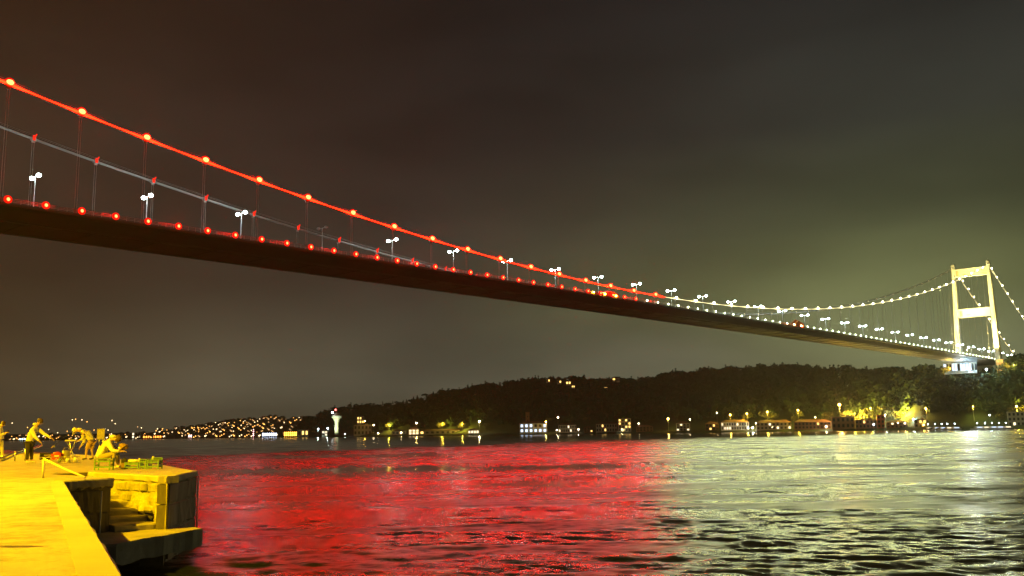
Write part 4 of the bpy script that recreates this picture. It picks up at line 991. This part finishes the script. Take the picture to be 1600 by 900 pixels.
# yellow glowing building on the lower ridge
F = 1560; house('square building with a yellow lit storey above the dark warehouse', 557, 568, 11, F, 2, 3, M_cream, M_grey, E_win, .6, 'flat', depth=10, zb=at(562, 662, F).z)
# villas on the ridge of the wooded hill
for x0, x1, y, hp_, lab, lp_ in ((855, 861, 599, 6, 'small lit villa on the wooded ridge, leftmost of the ridge villas', .9), (872, 879, 601, 6, 'lit villa on the ridge just right of the leftmost villa', .5), (886, 894, 603, 7, 'brightest lit villa in the middle of the ridge villas', .9), (895, 900, 608, 5, 'small low villa just below the brightest ridge villa', 1), (946, 951, 610, 4, 'tiny amber-lit house below the ridge, right of the tall cypress', 1), (960, 964, 597, 6, 'narrow villa with upright lit window on the right ridge', 1), (966, 971, 598, 6, 'villa glowing dim yellow beside the narrow one', .5)):
    F = float(np.interp(x0, [850, 980], [1380, 1290])); zz = at(x0, y, F).z + 2; house(lab, x0, x1, hp_, F, 1, 2, M_cream, M_roof, E_win, lp_, 'hip', depth=6, zb=zz, cat='villa', name='villa', ww=.6, wh=.6)
# blue-white lit hall beneath the bridge tower
F = 832; p = at(1512, 576, F); E_hall = emit('hall_light', (.55, .85, 1.0), 3.5)
o, w, hh, dp = house('glass hall glowing blue-white under the bridge tower', 1488, 1536, 15, F, 1, 12, M_white, M_grey, E_winb, .55, 'flat', depth=9, zb=p.z - 3, cat='hall', ww=.75, wh=.7)
lamp(1514, 573, E_cool, 'blue-white floodlight in front of the glass hall', F=822, r=.9, h=6, light=14000, col=(.5, .8, 1)); lamp(1541, 574, E_cool, 'white floodlight right of the glass hall', F=822, r=.8, h=6, light=6000, col=(.6, .85, 1))
l = bpy.data.lights.new('hall_flood', 'SPOT'); l.energy = 80000; l.color = (.95, .97, .9); l.spot_size = R(70); l.spot_blend = .5; l.shadow_soft_size = 1.2
lo = link('hall_flood', l, o, (2, -9, 4)); lo.rotation_euler = Vector((-.5, -1, -.08)).to_track_quat('-Z', 'Y').to_euler()
# orange pillar
p = at(1563, 580, 835); H = 20 * 835 / FPX
o = thing('orange_pillar', 'orange-lit concrete pier just right of the bridge tower leg', 'pier', (p.x, p.y, p.z - 1.5))
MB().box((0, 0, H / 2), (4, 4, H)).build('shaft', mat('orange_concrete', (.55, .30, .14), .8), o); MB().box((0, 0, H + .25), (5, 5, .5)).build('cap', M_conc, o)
l = bpy.data.lights.new('pillar_light', 'POINT'); l.energy = 9000; l.color = (1, .6, .2); link('pillar_light', l, o, (-1, -8, 6))

# lamps along the shore
LM = [(512, 672, E_cool, 'cool white lamp left of the white house below the control tower', 6, 2500, (.7, 1, .8), 1.0), (497, 673, E_cool, 'pale green-white lamp left of the control tower', 0, 3000, (.6, 1, .7), 1.0),
 (539, 681, E_cool, 'small cool lamp at the water under the control tower', 0, 0, None, .7), (555, 682, E_warm, 'warm small lamp left of the dark warehouse', 0, 0, None, .7),
 (570, 661, E_sod, 'orange lamp right of the yellow lit storey', 0, 0, None, .8), (584, 667, E_warm, 'warm lamp right of the dark warehouse', 0, 0, None, .9), (591, 680, E_warm, 'low white lamp at the water right of the warehouse', 0, 0, None, .8), (614, 677, E_warm, 'low warm lamp left of the small white house', 0, 0, None, .8), (627, 679, E_warm, 'lowest warm lamp beside the small white house', 0, 0, None, .8),
 (651, 664, E_warm, 'bright warm lamp above the small white house', 0, 3000, (1, .6, .1), 1.0), (749, 661.5, E_warm, 'bright warm lamp above the low white pavilion', 0, 3500, (1, .75, .3), 1.1),
 (853, 662, E_sod, 'orange lamp at the right end of the red-roofed mansion', 0, 2500, (1, .7, .1), .8), (872, 655, E_warm, 'pale lamp high above the white mansion', 0, 0, None, .8),
 (870, 675, E_warm, 'low lamp at the left foot of the white mansion', 0, 600, (1, .8, .5), .5), (882, 675, E_warm, 'low lamp below the middle of the white mansion', 0, 600, (1, .8, .5), .6), (904, 674, E_warm, 'low lamp at the right foot of the white mansion', 0, 600, (1, .8, .5), .6),
 (934, 675, E_warm, 'dazzling floodlight at the left corner of the cream mansion', 0, 2500, (1, .9, .5), .9), (973, 674, E_warm, 'dazzling floodlight at the right corner of the cream mansion', 0, 2500, (1, .9, .5), .9),
 (998, 664, E_warm, 'small white lamp above the low dim house', 0, 0, None, .5), (1044, 656, E_sod, 'round yellow lamp standing alone right of the low dim house', 0, 2500, (1, .7, .1), .9), (1078, 657, E_warm, 'small white lamp above the balcony house', 0, 0, None, .5), (1058, 671, E_warm, 'tiny low lamp left of the balcony house', 0, 0, None, .4), (1120, 646, E_warm, 'tiny lamp on the hillside above the unlit timber house', 0, 0, None, .4),
 (1141, 649, E_sod, 'amber lamp above the left end of the colonnaded mansion', 0, 4000, (1, .65, .05), .6), (1167, 647, E_sod, 'amber lamp over the yellow tree behind the colonnaded mansion', 0, 6000, (1, .7, .05), .6), (1199, 644, E_sod, 'amber lamp over the broad yellow tree', 0, 7000, (1, .7, .05), .6), (1247, 641, E_sod, 'amber lamp over the upright yellow tree', 0, 7000, (1, .72, .05), .6),
 (1176, 670, E_warm, 'brightest white lamp at the right foot of the colonnaded mansion', 0, 1200, (1, .95, .8), .8), (1169, 670, E_cool, 'second white lamp at the foot of the colonnaded mansion', 0, 0, None, .5), (1189, 671, E_warm, 'low lamp left of the dark waterside block', 0, 0, None, .45), (1207, 671, E_warm, 'small amber lamp below the dark waterside block', 0, 0, None, .35), (1181, 662, E_warm, 'warm lamp between the mansion and the dark block', 0, 0, None, .4),
 (1262, 666, E_warm, 'white lamp at the foot of the reddish mansion, left one', 0, 900, (1, .8, .5), .5), (1291, 666, E_warm, 'white lamp at the foot of the reddish mansion, right one', 0, 900, (1, .8, .5), .6), (1274, 652, E_warm, 'white lamp over the roof of the reddish mansion', 0, 0, None, .35),
 (1311.5, 632, E_sod, 'tallest lamp on the far shore, blazing orange over the dark square block', 0, 22000, (1, .55, .1), 1.2), (1360, 637, E_sod, 'amber lamp over the rounded yellow tree', 0, 12000, (1, .72, .05), .5), (1383, 647, E_warm, 'pale lamp in front of the white-green tree', 0, 9000, (.95, 1, .75), .5),
 (1427, 653, E_cool, 'blue-white lamp at the water left of the boatyard office', 0, 2000, (.5, .8, 1), .8), (1447, 636, E_sod, 'orange lamp inside the tree above the boatyard office', 0, 12000, (1, .62, .1), 1.0), (1546, 645, E_cool, 'small pale lamp above the moored boats at right', 0, 0, None, .45), (1588, 631, E_sod, 'amber lamp over the yellow trees at the right edge', 0, 14000, (1, .72, .05), .7), (1520, 632, E_sod, 'hidden amber lamp beside the slanting yellow tree', 0, 8000, (1, .8, .05), .35),
 (1403, 659, E_warm, 'warm lamp on the low red-brown house', 0, 0, None, .5), (1414, 659, E_warm, 'second warm lamp on the low red-brown house', 0, 0, None, .4), (1365, 662, E_cool, 'cold lamp at the water below the rounded tree', 0, 0, None, .5), (1443, 662, E_sod, 'amber lamp at the door of the boatyard office', 0, 800, (1, .6, .1), .5)]
for px, py, bl, lab, _, pw, cc, r_ in LM: lamp(px, py, bl, lab, r=r_, light=pw * (3 if 1340 < px < 1440 else 1.0 if px > 1440 else 7 if px > 1100 else 2.5) if pw else None, col=cc, F=SH(px) - 1.5 if py > 657 else SH(px) + (12 if px < 1440 else 3))

# trees lit by those lamps
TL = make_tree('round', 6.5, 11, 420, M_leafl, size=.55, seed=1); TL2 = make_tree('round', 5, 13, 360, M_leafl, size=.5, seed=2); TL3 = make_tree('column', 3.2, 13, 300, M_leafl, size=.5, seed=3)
TT = [(1141, 652, TL, .6, 'small amber-lit tree above the left end of the colonnaded mansion'), (1167, 650, TL, .95, 'rounded yellow-lit tree behind the colonnaded mansion'), (1195, 647, TL, 1.05, 'broad yellow-lit tree above the dark waterside block'), (1209, 650, TL, .8, 'lower yellow-lit tree right of the broad one'), (1247, 646, TL2, 1.05, 'upright yellow-lit tree above the reddish mansion'), (1240, 655, TL, .7, 'small yellow-green tree left of the upright yellow one'),
 (1293, 648, TL, 1.1, 'orange-lit tree left of the tallest lamp'), (1325, 645, TL, 1.2, 'orange-lit tree right of the tallest lamp'), (1357, 641, TL, 1.55, 'large rounded bright yellow tree'), (1341, 652, TL, .9, 'tree half hidden left of the large rounded yellow tree'), (1384, 638, TL, 1.6, 'white-green lit tree above the small red house'), (1402, 643, TL, 1.3, 'green tree right of the white-green lit one'), (1447, 636, TL2, 1.25, 'orange-yellow tree glowing around its lamp'), (1517, 634, TL, .75, 'slanting yellow-lit tree high above the moored boats'), (1563, 645, TL2, 1.0, 'yellow-green tree left of the right edge group'), (1585, 636, TL, 1.2, 'yellow-lit tree at the right edge'), (1604, 634, TL, 1.2, 'yellow-lit tree cut by the right edge'),
 (651, 667, TL, .9, 'yellow-lit tree over the small white house'), (606, 669, TL, .95, 'amber-lit tree left of the small white house'), (689, 667, TL, 1.0, 'amber-lit tree above the long dark house'), (720, 668, TL, 1.0, 'amber-lit tree left of the low white pavilion'), (759, 668, TL, .8, 'dim yellow tree right of the bright warm lamp'), (857, 660, TL, .7, 'yellow-green tree at the right end of the red-roofed mansion'), (914, 659, TL, .5, 'small yellow-lit bush above the dim brick house'), (1570, 566, TL, 1.1, 'yellow-lit tree right of the orange pier'), (1582, 570, TL2, 1.0, 'olive-lit tree further right of the orange pier'), (1474, 573, TL, .8, 'pale-lit tree left of the glass hall')]
used = set()
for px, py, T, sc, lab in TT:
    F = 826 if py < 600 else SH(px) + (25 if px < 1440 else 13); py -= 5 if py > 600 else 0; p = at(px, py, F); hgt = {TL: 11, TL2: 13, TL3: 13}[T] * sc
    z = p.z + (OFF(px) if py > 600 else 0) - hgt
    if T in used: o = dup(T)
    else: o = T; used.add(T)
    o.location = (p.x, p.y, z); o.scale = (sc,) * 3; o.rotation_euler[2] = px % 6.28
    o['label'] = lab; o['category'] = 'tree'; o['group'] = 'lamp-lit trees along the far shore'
    if sc < 1.6 and not any(abs(px - q[0]) < 12 for q in LM if q[5]):
        l = bpy.data.lights.new('tree_light', 'POINT'); l.energy = (90000 if px > 1000 else 40000) * sc * (.2 if py < 600 else 1); l.color = (1, .68, .06); l.shadow_soft_size = .4
        q = thing('tree_lamp', 'sodium lamp lighting the ' + ' '.join(lab.replace('-lit', '').split()[:12]), 'street lamp', (p.x + 2.5, p.y - 8.5 * sc, 2.0 if py > 600 else z)); Hh = max(z - q.location.z, 0) + hgt * .75
        MB().tube([(0, 0, 0), (0, 0, Hh)], .07, 5).build('pole', M_steel, q); MB().ball((0, 0, Hh), .22, 6).build('lamp_glass', E_sod, q); link('tree_light', l, q, (0, .5, Hh + .6))
o = bpy.data.objects.remove(TL3.children[0], do_unlink=True); [bpy.data.objects.remove(c, do_unlink=True) for c in list(TL3.children)]; bpy.data.objects.remove(TL3, do_unlink=True)
# single trees on the skyline
CY1 = make_tree('column', 2.0, 13, 260, M_leaf, name='cypress', size=.6, seed=5); CN = make_tree('cone', 3.4, 12, 260, M_leaf, name='conifer', size=.7, seed=6); RD = make_tree('round', 5.5, 10, 300, M_leaf, name='broad_tree', size=.75, seed=7); PI_ = make_tree('flat', 5.5, 11, 260, M_leaf, name='umbrella_pine', size=.7, seed=8)
SK = [(912.5, 585.5, CY1, 1.25), (906, 589, CN, 1.0), (924, 591, CN, 1.0), (832, 589, CN, .9), (825, 590, CN, 1.1), (793, 594, CN, 1.2), (789, 597, RD, .8), (809, 593, CN, 1), (761, 600, RD, .9), (740, 602, RD, .9), (767, 599, PI_, 1), (952, 589, CN, 1.1), (944, 591, RD, .9), (900, 590, CN, .9), (874, 589, RD, 1.2), (962, 590, RD, .9), (983, 591, RD, .8), (1033.5, 584, CN, .8), (1028, 588, CN, .7), (1051, 577.5, CN, .8), (1058, 579, RD, .9), (1099, 574, CN, 1.0), (1112, 574, CN, .9), (1104, 575, RD, .9), (1135, 573, RD, .9), (1147, 573, CN, .9), (1130, 574.5, PI_, 1), (1170, 573.5, RD, 1.4), (1191, 570, RD, 1.4), (1209.5, 566.5, CY1, .75), (1222.5, 565.5, CY1, .8), (1260, 569.5, RD, 1.3), (1234, 570.5, RD, 1.2),
 (731, 601, CN, .9), (700, 607, CN, .9), (690, 610, RD, 1), (677, 612, CN, 1), (664, 615, PI_, 1.1), (652, 618, CN, 1.1), (646, 620, CN, 1), (630, 625, CN, .8), (635, 624, CN, .9), (620, 630, RD, 1), (1330, 574.5, RD, 1.2), (1365, 577, RD, 1.1), (1450, 574, RD, 1.1), (1592, 556, RD, 1.3), (1598, 562, RD, 1.2)]
nm_ = {CY1: ('cypress', 'tall dark cypress'), CN: ('conifer', 'dark pointed conifer'), RD: ('broad tree', 'dark rounded tree'), PI_: ('pine', 'flat-topped dark pine')}
used = set(); cnt = {}
SK.sort(key=lambda q: q[0])
for px, py, T, sc in SK:
    tot = sum(1 for q in SK if q[2] is T); i_ = cnt.get(T, 0); cnt[T] = i_ + 1
    if T in used: o = dup(T)
    else: o = T; used.add(T)
    F = float(np.interp(px, [545, 640, 690, 740, 800, 860, 920, 1000, 1100, 1170, 1240, 1300, 1400, 1450, 1620], [1650, 1620, 1600, 1560, 1520, 1480, 1430, 1360, 1280, 1250, 1200, 1120, 1000, 905, 850])) - 8
    hgt = {CY1: 13, CN: 12, RD: 10, PI_: 11}[T] * sc; p = at(px, py, F)
    o.location = (p.x, p.y, p.z - hgt); o.scale = (sc,) * 3; o.rotation_euler[2] = px
    o['label'] = '%s on the hill skyline, %s of its kind from the left' % (nm_[T][1], ords[i_]); o['category'] = 'tree'; o['group'] = 'trees on the skyline of the wooded hill'

# ---- hillside town on the far left: each lit house a thing
g = random.Random(21)
M_hw = mat('far_house_wall', (.42, .36, .28), .9)
def city_mesh(k, E_):
    w, d, h = (9, 9, 8) if k % 2 else (12, 9, 11); mb = MB()
    mb.box((0, 0, h / 2 - 2), (w, d, h + 4)).add([(-w / 2 - .4, -d / 2 - .4, h), (w / 2 + .4, -d / 2 - .4, h), (w / 2 + .4, d / 2 + .4, h), (-w / 2 - .4, d / 2 + .4, h), (0, 0, h + 2.4)], [(0, 1, 4), (1, 2, 4), (2, 3, 4), (3, 0, 4)], 1)
    spots = [((-2.4, 2.2), (2.2, 2.2)), ((2.4, 5), (2.2, 2.0)), ((0, 3.4), (3.2, 2.6)), ((-3.0, 6), (2.0, 2.0))][k % 4:][:2]
    for (x, z), (ww_, hh_) in spots: mb.box((x, -d / 2 - .1, z), (ww_, .3, hh_), 0, 2)
    return mb.mesh('lit_house', [M_hw, M_roof, E_])
E_c = [emit('town_window_amber', (1, .45, .09), 5), emit('town_window_pale', (1, .72, .36), 5), emit('town_window_dim', (1, .55, .2), 1.8), emit('town_window_orange', (1, .36, .06), 3)]
CM = [city_mesh(k, E_c[k % 3]) for k in range(8)]
nh = 0; taken = []; CITY = []
for i in range(2500):
    if nh >= 280: break
    px = g.triangular(225, 505, 380) if g.random() < .85 else g.uniform(0, 250)
    t = g.uniform(.03, 1.0) if px > 250 else g.uniform(.0, .5)
    p = H_far(px, t)
    if any(abs(p.x - q.x) < 10 and abs(p.y - q.y) < 13 for q in taken): continue
    taken.append(p); nh += 1
    k_ = g.randrange(8); g_kind = ['small amber-lit', 'small pale-lit', 'small dimly lit'][k_ % 3].replace('small', ['tall', 'low'][k_ % 2])
    o = link('lit_house', CM[k_], None, (p.x, p.y, p.z - .5), -math.atan2(p.x, p.y) + g.uniform(-.3, .3))
    row = 'by the water' if t < .25 else 'on the lower slope' if t < .5 else 'on the upper slope' if t < .8 else 'near the crest'
    o['category'] = 'house'; o['group'] = 'lit houses of the far hillside town'; CITY.append((px, row, g_kind, o))
bands = {}
for px, row, kd, o in sorted(CITY, key=lambda q: q[0]): bands.setdefault((row, kd), []).append(o)
for (row, kd), L_o in bands.items():
    for i, o in enumerate(L_o): o['label'] = '%s house %s of the far town, %s such from left' % (kd, {'by the water': 'by water', 'on the lower slope': 'on lower slope', 'on the upper slope': 'on upper slope', 'near the crest': 'near crest'}[row], ords[i] if i < len(ords) else 'one further right')
# lamps and bright waterfront pieces on the far left
def front_block(label, px0, px1, hpx, F, cols, E_, lit=1.0, rows=1, cat='building', wall=M_grey): house(label, px0, px1, hpx, F, rows, cols, wall, M_grey, E_, lit, 'flat', depth=10, zb=2.5, cat=cat, name='waterfront_building', ww=.55, wh=.7)
front_block('long waterfront arcade glowing deep orange behind the green chairs', 224, 258, 4, 2820, 10, emit('orange_arcade_light', (1, .26, .03), 7))
front_block('pale square waterfront hall left of the orange arcade', 206, 223, 9, 2850, 4, E_winw, .4, 2, wall=M_cream)
front_block('pink-white lit waterfront restaurant left of the tree of lights', 294, 312, 5, 2610, 6, emit('pink_white_light', (1, .6, .5), 7))
front_block('blue-white lit waterfront restaurant right of the pink festive lights', 409, 432, 6, 2400, 7, emit('blue_white_light', (.65, .75, 1), 9))
front_block('blazing amber waterfront restaurant left of the pale boathouse', 443, 466, 7, 1800, 8, emit('amber_light', (1, .45, .04), 9), 1, 2)
front_block('low white-lit quay building beyond the bending person', 30, 40, 3, 2950, 3, emit('pale_cyan_light', (.6, .9, 1), 6))
p = at(396, 682, 2400); o = thing('festive_lights', 'small upright cluster of pink and white lights on the far waterfront', 'lights', (p.x, p.y, 2.5))
MB().tube([(0, 0, 0), (0, 0, 20)], .4, 6).build('mast', M_steel, o)
for i, z in enumerate((3, 8, 13, 18)): MB().ball((0, -1, z), 1.6 - .2 * i, 8).build('lantern', emit('pink_lantern', (1, .45 + .1 * (i % 2), .5), 9), o)
FL = [(19, 661, E_c[1]), (43, 668, E_c[0]), (180, 662, E_c[1]), (76, 671, E_c[1]), (113, 656, E_c[1]), (118, 655, E_c[0]), (128, 656, E_c[1]), (136, 659, E_c[0]), (175, 657, E_c[1]), (215, 667, E_c[2]), (221, 668.5, E_c[1]), (246, 670, E_c[1]), (244, 673, E_c[0]), (254, 670, E_c[0]), (169, 672, E_c[1]), (174, 678, E_c[1]), (184, 681, E_c[1]), (271, 686, E_c[1]), (147, 672, E_c[0]), (163, 675, E_c[1]), (90, 676, E_c[1]), (105, 674, E_c[0])]
for i, (px, py, e_) in enumerate(FL):
    F = 2900; p = at(px, py, F)
    o = thing('far_lamp', 'point of light low over the far left shore, %s from the left' % ords[i], 'street lamp', (p.x, p.y, 0), 0, 'points of light over the far left shore')
    FL_h = max(p.z, 4); MB().tube([(0, 0, 0), (0, 0, FL_h)], .25, 4).build('pole', M_steel, o); MB().ball((0, 0, FL_h), 1.5, 6).build('lamp_glass', e_, o)
# ---- moored boats
M_hull = mat('boat_hull_white', (.7, .7, .68), .35)
def boat(label, px, F, L, E_, rz):
    p = at(px, 662, F); o = thing('motor_boat', label, 'boat', (p.x, p.y, 0), rz, 'boats moored along the far shore')
    n = 8; prof = []
    for i in range(n + 1):
        t = i / n; x = -L / 2 + L * t; w = L * .15 * (1 - max(0, (t - .55) / .45) ** 2) + .02; sh_ = .9 + .7 * max(0, t - .4); prof.append((x, w, sh_))
    vs = []
    for x, w, s_ in prof: vs += [(x, -w, s_), (x, -w * .7, -.2), (x, 0, -.5), (x, w * .7, -.2), (x, w, s_)]
    MB().add(vs, [(i * 5 + j, (i + 1) * 5 + j, (i + 1) * 5 + j + 1, i * 5 + j + 1) for i in range(n) for j in range(4)] + [(i * 5, i * 5 + 4, (i + 1) * 5 + 4, (i + 1) * 5) for i in range(n)] + [(0, 1, 2, 3, 4)]).build('hull', M_hull, o)
    cb = MB().box((-L * .05, 0, 1.7), (L * .42, L * .2, 1.4)).box((-L * .08, 0, 2.5), (L * .3, L * .17, .2)).build('cabin', M_hull, o)
    MB().box((-L * .05, 0, 1.8), (L * .36, L * .2 + .06, .6)).build('window', E_, cb)
    MB().tube([(-L * .1, 0, 2.5), (-L * .1, 0, 5)], .06, 5).build('mast', M_steel, o); MB().ball((-L * .1, 0, 5), .28, 6).build('mast_light', E_cool, o)
for i, (px, L) in enumerate(((1452, 10), (1463, 12), (1473, 9), (1482, 11), (1494, 12), (1529, 13), (1541, 11), (1552, 14), (1563, 12), (1574, 13))):
    boat('white motor boat moored under the bridge end, %s boat from the left' % ords[i], px, SH(px) - 16, L, E_winb if i % 3 else E_winw, .1 + .2 * (i % 2))
# ================================================================ haze
if HAZE:
    hz = bpy.data.materials.new('thin_haze'); hz.use_nodes = True; t = hz.node_tree; t.nodes.clear()
    pv = t.nodes.new('ShaderNodeVolumePrincipled'); pv.inputs['Color'].default_value = (0.95, 0.95, 0.93, 1); pv.inputs['Density'].default_value = 0.8e-4; pv.inputs['Anisotropy'].default_value = 0.35
    oo = t.nodes.new('ShaderNodeOutputMaterial'); t.links.new(pv.outputs[0], oo.inputs['Volume'])
    MB().box((0, 1500, 88), (14000, 11000, 186)).build('haze', hz, kind='stuff', label='thin night haze over the strait', category='haze')
